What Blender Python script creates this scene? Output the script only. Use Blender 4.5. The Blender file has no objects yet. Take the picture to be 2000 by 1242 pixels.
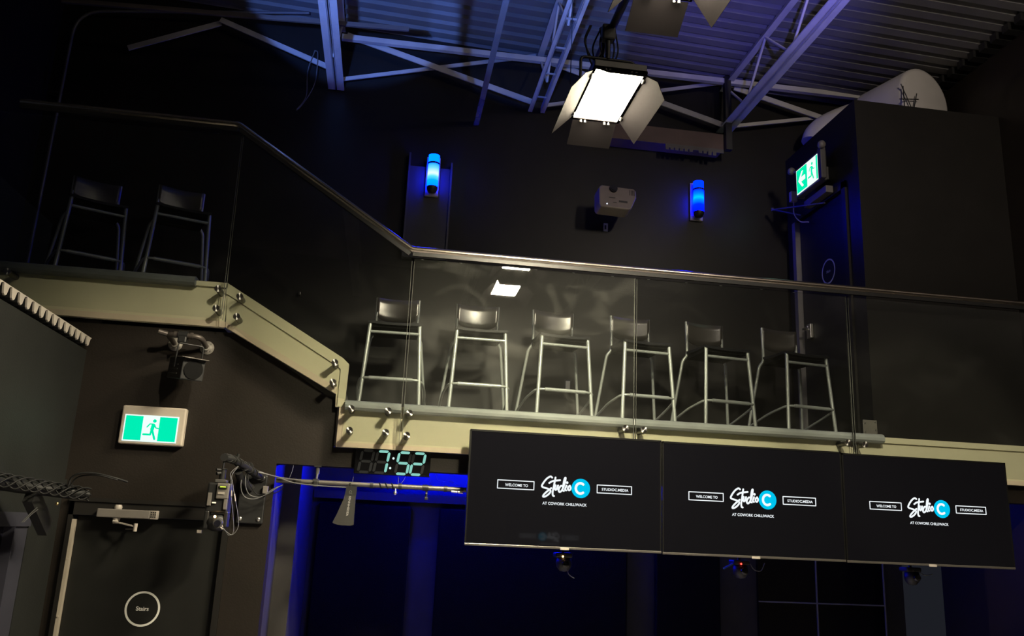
import bpy, bmesh, math, random
from mathutils import Vector, Matrix
random.seed(7)
sc = bpy.context.scene
C = sc.collection
PI = math.pi

# ------------------------------------------------------------------ camera
yaw, pitch, roll = math.radians(8.0), math.radians(14.12), math.radians(2.57)
fw = Vector((math.sin(yaw)*math.cos(pitch), math.cos(yaw)*math.cos(pitch), math.sin(pitch)))
rt = Vector((math.cos(yaw), -math.sin(yaw), 0))
up = rt.cross(fw)
r2 = rt*math.cos(roll) + up*math.sin(roll)
u2 = up*math.cos(roll) - rt*math.sin(roll)
cam = bpy.data.cameras.new('camera')
cam.sensor_width = 36; cam.lens = 36*1650/2000; cam.clip_start = .05; cam.clip_end = 100
camo = bpy.data.objects.new('camera', cam); C.objects.link(camo)
M = Matrix((r2, u2, -fw)).transposed().to_4x4(); M.translation = (0, 0, 2.1)
camo.matrix_world = M
sc.camera = camo

# ------------------------------------------------------------------ world + exposure
w = bpy.data.worlds.new('world'); sc.world = w; w.use_nodes = True
w.node_tree.nodes['Background'].inputs[0].default_value = (.55, .6, .8, 1)
w.node_tree.nodes['Background'].inputs[1].default_value = .02
sc.view_settings.view_transform = 'Standard'
sc.view_settings.look = 'None'
sc.view_settings.exposure = 0
sc.view_settings.gamma = 1
sc.view_settings.use_curve_mapping = False

def lamp(kind, name, loc, target, energy, color, **kw):
    l = bpy.data.lights.new(name, kind); l.energy = energy; l.color = color
    for k, v in kw.items(): setattr(l, k, v)
    o = bpy.data.objects.new(name, l); C.objects.link(o); o.location = loc
    d = Vector(target) - Vector(loc)
    o.rotation_euler = d.to_track_quat('-Z', 'Y').to_euler()
    return o
# blue stage washes aimed up into the roof steel, a violet one further right
def aim(loc, el, az, L=3):
    el, az = math.radians(el), math.radians(az)
    return (loc[0]+L*math.cos(el)*math.sin(az), loc[1]+L*math.cos(el)*math.cos(az), loc[2]+L*math.sin(el))
for loc, el, az, e, c, ang in (((-.78, 4.3, 4.92), 38, 4, 420, (.13, .27, 1), 36), ((.8, 4.3, 4.92), 38, 5, 200, (.12, .25, 1), 36), ((2.3, 3.8, 4.95), 45, 12, 270, (.19, .18, 1), 54)):
    lamp('SPOT', 'blue_wash', loc, aim(loc, el, az), e, c, spot_size=math.radians(ang), spot_blend=.15 if ang < 40 else .7, shadow_soft_size=.03)
lamp('SPOT', 'blue_wash', (.2, 5.0, 5.55), (3.7, 6.75, 5.3), 40, (.07, .1, 1), spot_size=math.radians(30), spot_blend=.5, shadow_soft_size=.03)
# unseen studio panel overhead, then lights added to brighten chosen areas
lamp('AREA', 'unseen_rear_light', (2.2, .2, 6.2), (.6, 5.2, 1.0), 16, (1, .87, .66), shape='RECTANGLE', size=.3, size_y=.6)
lamp('AREA', 'unseen_rear_light', (3.4, 1.6, 6.1), (5.2, 4.8, 5.2), 60, (1, .85, .70), shape='RECTANGLE', size=.3, size_y=.6)  # added to brighten the right wall, in place of a lens-flare glow
lamp('SPOT', 'added_fascia_spot', (1.9, .2, 6.2), (4.1, 6.0, 2.75), 950, (1, .88, .66), spot_size=math.radians(17), spot_blend=.5, shadow_soft_size=.06)  # added spot brightening the right end of the fascia, no known fixture
lamp('SPOT', 'added_fascia_spot', (1.5, .2, 6.2), (-2.25, 6.0, 3.12), 980, (1, .88, .66), spot_size=math.radians(17), spot_blend=.35, shadow_soft_size=.06)  # added spot lifting the landing fascia, cone narrowed to spare the stools

# ------------------------------------------------------------------ materials
def mat(name, col, rough=.6, metal=0, bump=0, scale=40, vary=.12, emit=None, es=0, spec=.5, coat=0):
    m = bpy.data.materials.new(name); m.use_nodes = True
    nt = m.node_tree; b = nt.nodes['Principled BSDF']
    b.inputs['Roughness'].default_value = rough
    b.inputs['Metallic'].default_value = metal
    b.inputs['Specular IOR Level'].default_value = spec
    if coat: b.inputs['Coat Weight'].default_value = coat; b.inputs['Coat Roughness'].default_value = .05
    tc = nt.nodes.new('ShaderNodeTexCoord')
    n = nt.nodes.new('ShaderNodeTexNoise'); n.inputs['Scale'].default_value = scale*.15; n.inputs['Detail'].default_value = 5
    nt.links.new(tc.outputs['Object'], n.inputs['Vector'])
    r = nt.nodes.new('ShaderNodeValToRGB')
    r.color_ramp.elements[0].position = .3; r.color_ramp.elements[1].position = .7
    r.color_ramp.elements[0].color = tuple(c*(1-vary) for c in col)+(1,)
    r.color_ramp.elements[1].color = tuple(min(1, c*(1+vary)) for c in col)+(1,)
    nt.links.new(n.outputs['Fac'], r.inputs['Fac'])
    nt.links.new(r.outputs['Color'], b.inputs['Base Color'])
    if bump:
        n2 = nt.nodes.new('ShaderNodeTexNoise'); n2.inputs['Scale'].default_value = scale*3
        nt.links.new(tc.outputs['Object'], n2.inputs['Vector'])
        bp = nt.nodes.new('ShaderNodeBump'); bp.inputs['Strength'].default_value = bump; bp.inputs['Distance'].default_value = .01
        nt.links.new(n2.outputs['Fac'], bp.inputs['Height']); nt.links.new(bp.outputs['Normal'], b.inputs['Normal'])
    if emit:
        b.inputs['Emission Color'].default_value = emit+(1,); b.inputs['Emission Strength'].default_value = es
    return m

def brushed_cap():
    m = mat('turned_steel_cap', (.42, .41, .38), .34, metal=1, vary=.02); nt = m.node_tree; b = nt.nodes['Principled BSDF']
    tn = nt.nodes.new('ShaderNodeTangent'); tn.direction_type = 'RADIAL'; tn.axis = 'Y'
    b.inputs['Anisotropic'].default_value = .93
    nt.links.new(tn.outputs[0], b.inputs['Tangent'])
    return m

def glass_mat(lo, hi, name):
    m = bpy.data.materials.new(name); m.use_nodes = True
    nt = m.node_tree; nt.nodes.clear()
    o = nt.nodes.new('ShaderNodeOutputMaterial')
    tr = nt.nodes.new('ShaderNodeBsdfTransparent'); tr.inputs[0].default_value = (.95, .965, .95, 1)
    gl = nt.nodes.new('ShaderNodeBsdfGlossy'); gl.inputs['Roughness'].default_value = .015
    fr = nt.nodes.new('ShaderNodeFresnel'); fr.inputs[0].default_value = 1.45
    mx = nt.nodes.new('ShaderNodeMixShader')
    nt.links.new(fr.outputs[0], mx.inputs[0]); nt.links.new(tr.outputs[0], mx.inputs[1]); nt.links.new(gl.outputs[0], mx.inputs[2])
    # wiped-on smears and dust
    tc = nt.nodes.new('ShaderNodeTexCoord')
    mp = nt.nodes.new('ShaderNodeMapping'); mp.inputs['Rotation'].default_value = (0, .5, 0); mp.inputs['Scale'].default_value = (1.6, 1, 2.6)
    ns = nt.nodes.new('ShaderNodeTexNoise'); ns.inputs['Scale'].default_value = 1.6; ns.inputs['Detail'].default_value = 9; ns.inputs['Distortion'].default_value = .9
    rp = nt.nodes.new('ShaderNodeValToRGB'); rp.color_ramp.elements[0].position = .5; rp.color_ramp.elements[1].position = .8
    rp.color_ramp.elements[0].color = (lo, lo, lo, 1); rp.color_ramp.elements[1].color = (hi, hi, hi, 1)
    df = nt.nodes.new('ShaderNodeBsdfDiffuse'); df.inputs[0].default_value = (.6, .6, .55, 1)
    m2 = nt.nodes.new('ShaderNodeMixShader')
    nt.links.new(tc.outputs['Object'], mp.inputs[0]); nt.links.new(mp.outputs[0], ns.inputs['Vector'])
    nt.links.new(ns.outputs['Fac'], rp.inputs[0]); nt.links.new(rp.outputs[0], m2.inputs[0])
    nt.links.new(mx.outputs[0], m2.inputs[1]); nt.links.new(df.outputs[0], m2.inputs[2])
    nt.links.new(m2.outputs[0], o.inputs[0])
    return m

def lamp_mat(name, stops, strength):
    """lamp glass lit from a bulb at its middle: emission graded along local Z"""
    m = bpy.data.materials.new(name); m.use_nodes = True
    nt = m.node_tree; nt.nodes.clear()
    o = nt.nodes.new('ShaderNodeOutputMaterial'); e = nt.nodes.new('ShaderNodeEmission'); e.inputs[1].default_value = strength
    tc = nt.nodes.new('ShaderNodeTexCoord'); sx = nt.nodes.new('ShaderNodeSeparateXYZ')
    r = nt.nodes.new('ShaderNodeValToRGB')
    nt.links.new(tc.outputs['Generated'], sx.inputs[0]); nt.links.new(sx.outputs['Z'], r.inputs[0])
    els = r.color_ramp.elements
    els[0].position, els[0].color = stops[0][0], stops[0][1]+(1,)
    els[1].position, els[1].color = stops[-1][0], stops[-1][1]+(1,)
    for p, c in stops[1:-1]:
        k = els.new(p); k.color = c+(1,)
    nt.links.new(r.outputs[0], e.inputs[0]); nt.links.new(e.outputs[0], o.inputs[0])
    return m

def emis(name, col, s):
    m = bpy.data.materials.new(name); m.use_nodes = True
    nt = m.node_tree; nt.nodes.clear()
    o = nt.nodes.new('ShaderNodeOutputMaterial'); e = nt.nodes.new('ShaderNodeEmission')
    e.inputs[0].default_value = col+(1,); e.inputs[1].default_value = s
    nt.links.new(e.outputs[0], o.inputs[0]); return m

blackwall = mat('black_wall_paint', (.013, .012, .011), .42, bump=.02, spec=.22, scale=30)
brownwall = mat('dark_brown_wall_paint', (.012, .009, .0068), .5, bump=.08, spec=.3, scale=30)
floorm = mat('grey_floor', (.2, .19, .18), .5)
deckm = mat('painted_roof_deck', (.13, .127, .13), .6, scale=20)
steelm = mat('painted_roof_steel', (.42, .41, .41), .45, scale=30)
cream = mat('cream_enamel_steel', (.70, .66, .46), .42, vary=.03, scale=12)
creamtrim = mat('pinkish_cream_edge', (.72, .61, .45), .5, vary=.05)
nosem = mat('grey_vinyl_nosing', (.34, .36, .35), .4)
glass = glass_mat(.002, .008, 'balustrade_glass')
smeared = glass_mat(.007, .036, 'smeared_glass')
turned = brushed_cap()
railm = mat('brushed_stainless', (.62, .55, .47), .26, metal=1, vary=.05, scale=200)
chrome = mat('polished_steel', (.72, .70, .66), .32, metal=1, vary=.03)
capm = mat('brushed_bolt_cap', (.12, .115, .105), .3, metal=1, vary=.1)
silver = mat('silver_powder_coat', (.33, .35, .34), .38, metal=.35, vary=.04)
plastic = mat('black_moulded_plastic', (.009, .009, .011), .5, vary=.1, spec=.2)
under = mat('matt_black_underframe', (.004, .004, .004), .85, spec=.05)
seatback = mat('dark_satin_backrest', (.05, .045, .04), .30, vary=.08, spec=1.0)
blackm = mat('black_metal', (.012, .012, .012), .45)
darkgrey = mat('dark_grey_plastic', (.06, .058, .055), .5)
midgrey = mat('mid_grey_housing', (.14, .128, .115), .45)
palegrey = mat('pale_grey_plastic', (.34, .305, .27), .45)
white = mat('white_plastic', (.92, .90, .84), .4)
pipem = mat('galvanised_pipe', (.13, .122, .11), .45, metal=.6)
ironm = mat('black_iron_pipe', (.10, .085, .075), .4, metal=.5)
flangem = mat('grey_iron_flange', (.30, .28, .25), .5, metal=.4, bump=.3)
flapm = mat('barn_door_metal', (.0021, .0018, .0020), .8, spec=.01)
hingem = mat('hinge_steel', (.02, .019, .018), .5, metal=.5)
lamphouse = mat('lamp_housing_metal', (.05, .046, .042), .5)
ductm = mat('white_duct_skin', (.5, .48, .46), .5, vary=.05)
cablem = mat('black_cable', (.008, .008, .008), .55, spec=.25)
greycable = mat('grey_cable', (.12, .12, .12), .45)
corrm = mat('corrugated_metal_end', (.55, .50, .44), .5, metal=.2)
doorm = mat('black_door_paint', (.010, .010, .009), .5, spec=.25)
framem = mat('black_door_frame', (.011, .010, .009), .45, spec=.3)
ringm = mat('white_ring_print', (.62, .62, .58), .5)
acoust = mat('acoustic_fabric', (.006, .006, .007), .9, spec=.02, bump=.6, scale=80)
alcwall = mat('alcove_wall', (.03, .03, .036), .7, spec=.2)
screenm = mat('display_glass', (.003, .003, .004), .03, emit=(.9, .82, 1.1), es=.0018, spec=.35, vary=0)
bezelm = mat('display_bezel', (.005, .005, .005), .4, spec=.2)
bezelbot = mat('display_bottom_strip', (.13, .12, .11), .3, metal=.6)
logow = emis('logo_white', (.92, .97, 1), 1.0)
logob = emis('logo_cyan', (.0, .55, .85), 1.0)
exitg = emis('exit_green', (.0, .86, .46), 1.0)
exitw = emis('exit_white', (.85, 1, .93), 1.05)
segon = emis('clock_segment_lit', (.26, .62, .53), 1.0)
segoff = mat('clock_segment_unlit', (.007, .008, .010), .5, spec=.15)
dotm = emis('clock_dot', (.8, 1, .95), 1.0)
panelm = emis('led_panel_face', (1, .88, .63), 600)
sc1m = lamp_mat('cyan_lamp_glass', [(0, (.0, .006, 1)), (.25, (.0, .008, 1)), (.42, (.002, .014, 1)), (.55, (.014, .018, 1)), (.8, (.003, .013, 1)), (1, (.0, .007, .9))], 60)
sc2m = lamp_mat('blue_lamp_glass', [(0, (.0, .0003, .9)), (.3, (.0, .0006, .95)), (.5, (.0, .006, 1)), (.62, (.0, .014, 1)), (.8, (.0, .005, 1)), (1, (.0, .0006, .9))], 45)
sctop1 = emis('cyan_lamp_top', (.0, .035, 1), 12)
sctop2 = emis('blue_lamp_top', (.0, .01, 1), 6)
ledblue = emis('blue_led_tape', (.0, .004, 1), 400)
redled = emis('red_indicator', (1, .03, .02), 8)
amberled = emis('amber_indicator', (1, .55, .2), 14)
blueled = emis('blue_indicator', (.05, .05, 1), 3)
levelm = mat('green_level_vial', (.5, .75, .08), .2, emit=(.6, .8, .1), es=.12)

# ------------------------------------------------------------------ mesh helpers
WM = {}
class MB:
    def __init__(s): s.v = []; s.f = []; s.sm = []
    def add(s, vs, fs, smooth=False):
        n = len(s.v); s.v += [Vector(v) for v in vs]
        for f in fs: s.f.append([i+n for i in f]); s.sm.append(smooth)
        return s
    def box(s, x0, x1, y0, y1, z0, z1):
        vs = [(x, y, z) for x in (x0, x1) for y in (y0, y1) for z in (z0, z1)]
        return s.add(vs, [(0,1,3,2),(4,6,7,5),(0,4,5,1),(2,3,7,6),(0,2,6,4),(1,5,7,3)])
    def bbox(s, x0, x1, y0, y1, z0, z1, b=.005, seg=2):
        """bevelled box"""
        bm = bmesh.new(); bmesh.ops.create_cube(bm, size=1)
        for v in bm.verts:
            v.co = Vector(((x0+x1)/2+v.co.x*(x1-x0), (y0+y1)/2+v.co.y*(y1-y0), (z0+z1)/2+v.co.z*(z1-z0)))
        bmesh.ops.bevel(bm, geom=bm.edges[:], offset=b, segments=seg, affect='EDGES', profile=.5)
        bm.verts.index_update()
        s.add([v.co.copy() for v in bm.verts], [[v.index for v in f.verts] for f in bm.faces]); bm.free(); return s
    def xf(s, m):
        s.v = [m @ v for v in s.v]; return s
    def obox(s, p0, p1, w, h, upv=(0, 0, 1)):
        """bar from p0 to p1, width w across, height h along up"""
        p0, p1 = Vector(p0), Vector(p1); d = (p1-p0).normalized(); side = d.cross(Vector(upv))
        if side.length < 1e-4: side = d.cross(Vector((0, 1, 0)))
        side.normalize(); u = side.cross(d)
        vs = []
        for p in (p0, p1):
            for a, b in ((-1,-1), (1,-1), (1,1), (-1,1)): vs.append(p+side*a*w/2+u*b*h/2)
        return s.add(vs, [(0,1,2,3),(7,6,5,4),(0,4,5,1),(1,5,6,2),(2,6,7,3),(3,7,4,0)])
    def tube(s, pts, r, seg=12, closed=False, caps=True):
        pts = [Vector(p) for p in pts]; n = len(pts); rs = r if isinstance(r, (list, tuple)) else [r]*n
        ref = None; rings = []
        for i, p in enumerate(pts):
            a = pts[i-1] if (i or closed) else p; b = pts[(i+1) % n] if (i < n-1 or closed) else p
            t = (b-a)
            if t.length < 1e-9: t = Vector((0, 0, 1))
            t.normalize()
            if ref is None:
                ref = t.orthogonal().normalized()
            ref = (ref - t*ref.dot(t))
            if ref.length < 1e-6: ref = t.orthogonal()
            ref.normalize(); bi = t.cross(ref)
            k = 1
            if (0 < i < n-1):
                c = (pts[i]-a).normalized().dot(t); k = 1/max(.5, c)
            rings.append([p+(ref*math.cos(2*PI*j/seg)+bi*math.sin(2*PI*j/seg))*rs[i]*k for j in range(seg)])
        vs = [v for rg in rings for v in rg]; fs = []
        m = n if closed else n-1
        for i in range(m):
            for j in range(seg):
                a, b = i*seg+j, i*seg+(j+1) % seg; c, d = ((i+1) % n)*seg+(j+1) % seg, ((i+1) % n)*seg+j
                fs.append((a, b, c, d))
        s.add(vs, fs, True)
        if caps and not closed:
            s.add(rings[0], [list(range(seg))[::-1]]); s.add(rings[-1], [list(range(seg))])
        return s
    def cyl(s, p0, p1, r, seg=20, r1=None): return s.tube([p0, p1], [r, r if r1 is None else r1], seg)
    def lathe(s, prof, seg=28, axis='Z', loc=(0, 0, 0)):
        """prof: (radius, height)"""
        vs = []; fs = []
        for (r, h) in prof:
            for j in range(seg):
                a = 2*PI*j/seg; c, d = r*math.cos(a), r*math.sin(a)
                v = {'Z': (c, d, h), 'Y': (c, h, d), 'X': (h, c, d)}[axis]
                vs.append(Vector(v)+Vector(loc))
        for i in range(len(prof)-1):
            for j in range(seg):
                k = (j+1) % seg; fs.append((i*seg+j, i*seg+k, (i+1)*seg+k, (i+1)*seg+j))
        s.add(vs, fs, True)
        if prof[0][0] > 1e-5: s.add(vs[:seg], [list(range(seg))[::-1]])
        if prof[-1][0] > 1e-5: s.add(vs[-seg:], [list(range(seg))])
        return s
    def prism(s, poly, y0, y1):
        """poly of (x,z), extruded along Y"""
        n = len(poly)
        vs = [(x, y0, z) for x, z in poly]+[(x, y1, z) for x, z in poly]
        fs = [list(range(n)), list(range(n, 2*n))[::-1]]+[(i, i+n, (i+1) % n+n, (i+1) % n) for i in range(n)]
        return s.add(vs, fs)
    def stroke(s, pts, wd, F, th=.001):
        """flat ribbon through 2-D points in frame F(u,v,depth) with round joins"""
        for i, (a, b) in enumerate(zip(pts[:-1], pts[1:])):
            a2, b2 = Vector(a), Vector(b); d = b2-a2
            if d.length < 1e-7: continue
            d.normalize(); nrm = Vector((-d.y, d.x))*wd/2
            q = [a2+nrm, a2-nrm, b2-nrm, b2+nrm]
            s.add([F(p.x, p.y, 0) for p in q]+[F(p.x, p.y, th) for p in q], [(0,1,2,3),(7,6,5,4),(0,4,5,1),(1,5,6,2),(2,6,7,3),(3,7,4,0)])
        for p in pts: s.disc(p, wd/2, F, th, 10)
        return s
    def disc(s, c, r, F, th=.001, seg=24, ry=None):
        ry = ry or r
        q = [(c[0]+r*math.cos(2*PI*j/seg), c[1]+ry*math.sin(2*PI*j/seg)) for j in range(seg)]
        return s.flat(q, F, th)
    def flat(s, q, F, th=.001):
        n = len(q)
        return s.add([F(a, b, 0) for a, b in q]+[F(a, b, th) for a, b in q], [list(range(n)), list(range(n, 2*n))[::-1]]+[(i, i+n, (i+1) % n+n, (i+1) % n) for i in range(n)])
    def ring(s, c, r0, r1, F, th=.001, seg=48, a0=0, a1=2*PI):
        full = abs(a1-a0-2*PI) < 1e-6; n = seg if full else seg+1
        vs = []
        for d in (0, th):
            for r in (r0, r1):
                for j in range(n):
                    a = a0+(a1-a0)*j/seg; vs.append(F(c[0]+r*math.cos(a), c[1]+r*math.sin(a), d))
        fs = []
        for j in range(seg):
            k = (j+1) % n
            A, B, D, E = j, k, n+j, n+k
            fs += [(A, B, E, D), (2*n+A, 2*n+D, 2*n+E, 2*n+B), (A, 2*n+A, 2*n+B, B), (D, E, 2*n+E, 2*n+D)]
        return s.add(vs, fs)
    def text(s, body, size, F, bold=0, align='CENTER', th=.0006, sx=1):
        cu = bpy.data.curves.new('t', 'FONT'); cu.body = body; cu.size = size; cu.align_x = align; cu.align_y = 'CENTER'
        cu.offset = bold*size; cu.resolution_u = 3
        ob = bpy.data.objects.new('t', cu); me = bpy.data.meshes.new_from_object(ob)
        s.add([F(v.co.x*sx, v.co.y, th) for v in me.vertices], [list(p.vertices) for p in me.polygons])
        bpy.data.objects.remove(ob); bpy.data.curves.remove(cu); bpy.data.meshes.remove(me)
        return s
    def build(s, name, m, parent=None, fix=True):
        me = bpy.data.meshes.new(name)
        vs = s.v
        if parent is not None:
            inv = WM[parent.name].inverted(); vs = [inv @ v for v in vs]
        me.from_pydata([tuple(v) for v in vs], [], s.f)
        me.polygons.foreach_set('use_smooth', s.sm)
        me.materials.append(m)
        bm = bmesh.new(); bm.from_mesh(me)
        if fix: bmesh.ops.recalc_face_normals(bm, faces=bm.faces)
        bm.to_mesh(me); bm.free(); me.update()
        o = bpy.data.objects.new(name, me); C.objects.link(o)
        if parent is not None:
            o.parent = parent; WM[o.name] = WM[parent.name]
        else: WM[o.name] = Matrix()
        return o

def B(*a): return MB().box(*a)
def BB(*a, **k): return MB().bbox(*a, **k)
def thing(name, label, cat, loc, rz=0, group=None):
    o = bpy.data.objects.new(name, None); C.objects.link(o)
    o.empty_display_size = .1
    o.location = loc; o.rotation_euler = (0, 0, rz)
    WM[o.name] = Matrix.Translation(loc) @ Matrix.Rotation(rz, 4, 'Z')
    return tag(o, label, cat, group)
def tag(o, label=None, cat=None, group=None, kind=None):
    if label: o['label'] = label
    if cat: o['category'] = cat
    if group: o['group'] = group
    if kind: o['kind'] = kind
    return o
def struct(mb, name, m, label=None):
    o = mb.build(name, m); o['kind'] = 'structure'
    if label: o['label'] = label
    return o
def kids(o): return [c for c in bpy.data.objects if c.parent is o]
def copy_tree(o, parent=None):
    c = o.copy(); C.objects.link(c); c.parent = parent
    for ch in kids(o): copy_tree(ch, c)
    return c
def fillet(pts, r=.05, n=5):
    pts = [Vector(p) for p in pts]; out = [pts[0]]
    for a, b, c in zip(pts[:-2], pts[1:-1], pts[2:]):
        d0, d1 = (a-b), (c-b); k = min(r, d0.length*.45, d1.length*.45)
        p, q = b+d0.normalized()*k, b+d1.normalized()*k
        for i in range(n+1):
            t = i/n; out.append(p*(1-t)**2+b*2*t*(1-t)+q*t*t)
    out.append(pts[-1]); return out
def smoothpath(pts, n=6):
    """Catmull-Rom"""
    P = [Vector(p) for p in pts]; P = [P[0]*2-P[1]]+P+[P[-1]*2-P[-2]]; out = []
    for i in range(1, len(P)-2):
        a, b, c, d = P[i-1:i+3]
        for k in range(n):
            t = k/n
            out.append(.5*((2*b)+(c-a)*t+(2*a-5*b+4*c-d)*t*t+(3*b-a-3*c+d)*t**3))
    out.append(P[-2]); return out
def sm2(pts, n=5): return [(p.x, p.y) for p in smoothpath([(a, b, 0) for a, b in pts], n)]
def FY(x0, y0, z0):
    """frame on a wall that faces the room (-Y): u right, v up, depth towards the room"""
    return lambda u, v, d: Vector((x0+u, y0-d, z0+v))
def FX(x0, y0, z0):
    """frame on the side wall that faces -X: u towards the room front, v up"""
    return lambda u, v, d: Vector((x0-d, y0-u, z0+v))

# ================================================================== SETTING
XS = 3.70      # side wall with the balcony door
deck = lambda x: 6.63-.04*(x-.44)
struct(B(-6, 8, -4, 10, -.1, 0), 'floor', floorm)
# roof deck: ribs running left to right
mb = MB(); prof = []; y = -3.0
while y < 7.4:
    prof += [(y, 0), (y+.085, 0), (y+.1, .04), (y+.13, .04)]; y += .145
vs = []; fs = []
for x in (-6, 8):
    for (yy, dz) in prof: vs.append((x, yy, deck(x)+dz))
n = len(prof)
for i in range(n-1): fs.append((i, i+1, n+i+1, n+i))
mb.add(vs, fs)
mb.add([(-6, -3, deck(-6)+.08), (8, -3, deck(8)+.08), (8, 7.4, deck(8)+.08), (-6, 7.4, deck(-6)+.08)], [(0, 1, 2, 3)])
struct(mb, 'ceiling', deckm)
# upper back wall behind the balcony
struct(B(-6, 8, 7.3, 7.45, 2.62, 6.95), 'wall_back', blackwall)
struct(B(-3.32, -3.2, 6.03, 7.3, 3.4, 6.8), 'wall_left', blackwall)
struct(B(5.05, 5.2, -3, 7.3, 0, 6.55), 'wall_right', brownwall)
# lower wall under landing and stair, with the door opening
mb = MB().box(-6, -2.01, 6.04, 6.19, 0, 3.39).box(-2.01, -.995, 6.04, 6.19, 2.19, 3.365).box(-.36, 5.05, 6.04, 6.19, 2.477, 2.61)
mb.prism([(-.995, 0), (-.735, 0), (-.735, 3.22), (-.995, 3.36)], 6.04, 6.19).prism([(-.735, 2.477), (-.36, 2.477), (-.36, 3.01), (-.735, 3.22)], 6.04, 6.19)
struct(mb, 'wall_under_balcony', brownwall)
# left wall: lower room with window opening
mb = MB().box(-2.20, -2.076, 5.58, 6.04, 0, 3.17).box(-2.20, -2.076, -1, 5.58, 2.08, 3.17).box(-2.20, -2.076, -1, 4.1, 0, 2.08).box(-2.20, -2.076, 4.1, 5.58, 0, .7)
mb.box(-2.076, -2.062, -1, 6.04, 2.2, 2.3)
struct(mb, 'wall_left_room', mat('charcoal_wall_paint', (.012, .013, .012), .6, bump=.1, spec=.3))
# rear of the studio
struct(B(-6, 8, -3.2, -3.05, 0, 6.9), 'wall_front', blackwall)
# floors of balcony and landing
struct(B(-.36, 5.05, 6.03, 7.3, 2.62, 2.915), 'floor_balcony', floorm)
struct(B(-3.2, -1.2, 6.03, 7.3, 3.4, 3.70), 'floor_landing', floorm)
mb = MB()
for k in range(4): mb.box(-1.2+k*.21, -1.2+(k+1)*.21+.02, 6.351, 7.3, 3.30-k*.15-.12, 3.55-k*.157)
struct(mb, 'floor_stairs', floorm)
# wall block with the balcony door, right
mb = MB().box(XS, 5.05, 6.03, 6.22, 2.62, 5.78).box(XS, 5.05, 7.17, 7.3, 2.62, 5.78).box(XS, 5.05, 6.22, 7.17, 5.12, 5.78).box(XS+.08, 5.05, 6.22, 7.17, 2.62, 5.12)
struct(mb, 'wall_block', blackwall)
# alcove below the balcony
struct(B(-.75, 5.05, 7.9, 8.0, 0, 2.7), 'wall_alcove_back', alcwall)
mb = MB().box(-.90, -.736, 6.191, 6.6, 0, 2.62).box(-.90, -.61, 6.6, 7.9, 0, 2.62)
struct(mb, 'wall_alcove_side', mat('alcove_side_paint', (.03, .027, .023), .6))
struct(B(-.735, 5.05, 6.19, 7.9, 2.615, 2.62), 'ceiling_alcove', floorm)
# slim pilaster behind the left wall lamp
struct(MB().box(.016, .386, 7.24, 7.3, 4.42, 5.30), 'trim_1', mat('pilaster_paint', (.024, .024, .025), .5))
struct(MB().box(.0, .016, 7.22, 7.3, 4.42, 5.42).box(.386, .402, 7.22, 7.3, 4.42, 5.36), 'trim_2', mat('pilaster_edge_strip', (.045, .045, .05), .4))

# ---------------- doors
d1 = struct(BB(-1.963, -1.038, 6.055, 6.10, .01, 2.078, b=.004), 'door_1', doorm, 'black door under the landing with a round Stairs ring')
mb = MB().box(-2.009, -1.982, 6.01, 6.14, 0, 2.19).box(-1.033, -.996, 6.01, 6.14, 0, 2.19).box(-2.009, -.996, 6.01, 6.14, 2.079, 2.19).box(-2.015, -.985, 6.0, 6.039, 2.165, 2.19)
mb.build('door_frame', framem, d1)
mb = MB().box(-1.982, -1.963, 6.015, 6.055, 0, 2.05)
for z in (.4, .75, 1.1, 1.45, 1.8): mb.cyl((-1.972, 6.016, z), (-1.972, 6.010, z), .006, 10)
mb.build('edge_strip', mat('bare_steel_strip', (.42, .37, .30), .4, metal=.3), d1)['label'] = 'bright steel strip down the hinge side'
F = FY(-1.478, 6.054, 1.506)
MB().ring((0, 0), .0965, .109, F, .002).build('sign_ring', ringm, d1)
MB().text('Stairs', .036, F, bold=.02).build('sign_text', ringm, d1)
cl = MB().bbox(-1.820, -1.49, 5.95, 6.009, 2.07, 2.125, b=.006).build('door_closer', midgrey, d1)
mb = MB()
for r_ in range(3):
    for q in range(3): mb.box(-1.484+q*.012, -1.476+q*.012, 5.948, 5.95, 2.08+r_*.014, 2.09+r_*.014)
MB().bbox(-1.49, -1.447, 5.95, 6.009, 2.07, 2.125, b=.004).build('end_cap', palegrey, cl)
mb.build('adjuster_mark', blackm, cl)
MB().lathe([(.022, 0), (.026, .015), (.02, .03)], loc=(-1.70, 5.98, 2.123)).lathe([(.02, -.02), (.024, 0)], loc=(-1.70, 5.98, 2.072)).build('pivot_knob', palegrey, cl)
MB().obox((-1.70, 5.96, 2.045), (-1.56, 5.92, 2.02), .018, .008).obox((-1.70, 5.98, 2.06), (-1.70, 5.96, 2.04), .03, .02).cyl((-1.56, 5.92, 2.04), (-1.56, 5.92, 1.99), .012).obox((-1.56, 5.92, 2.005), (-1.64, 6.03, 2.00), .02, .006).build('closer_arm', palegrey, cl)
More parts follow.
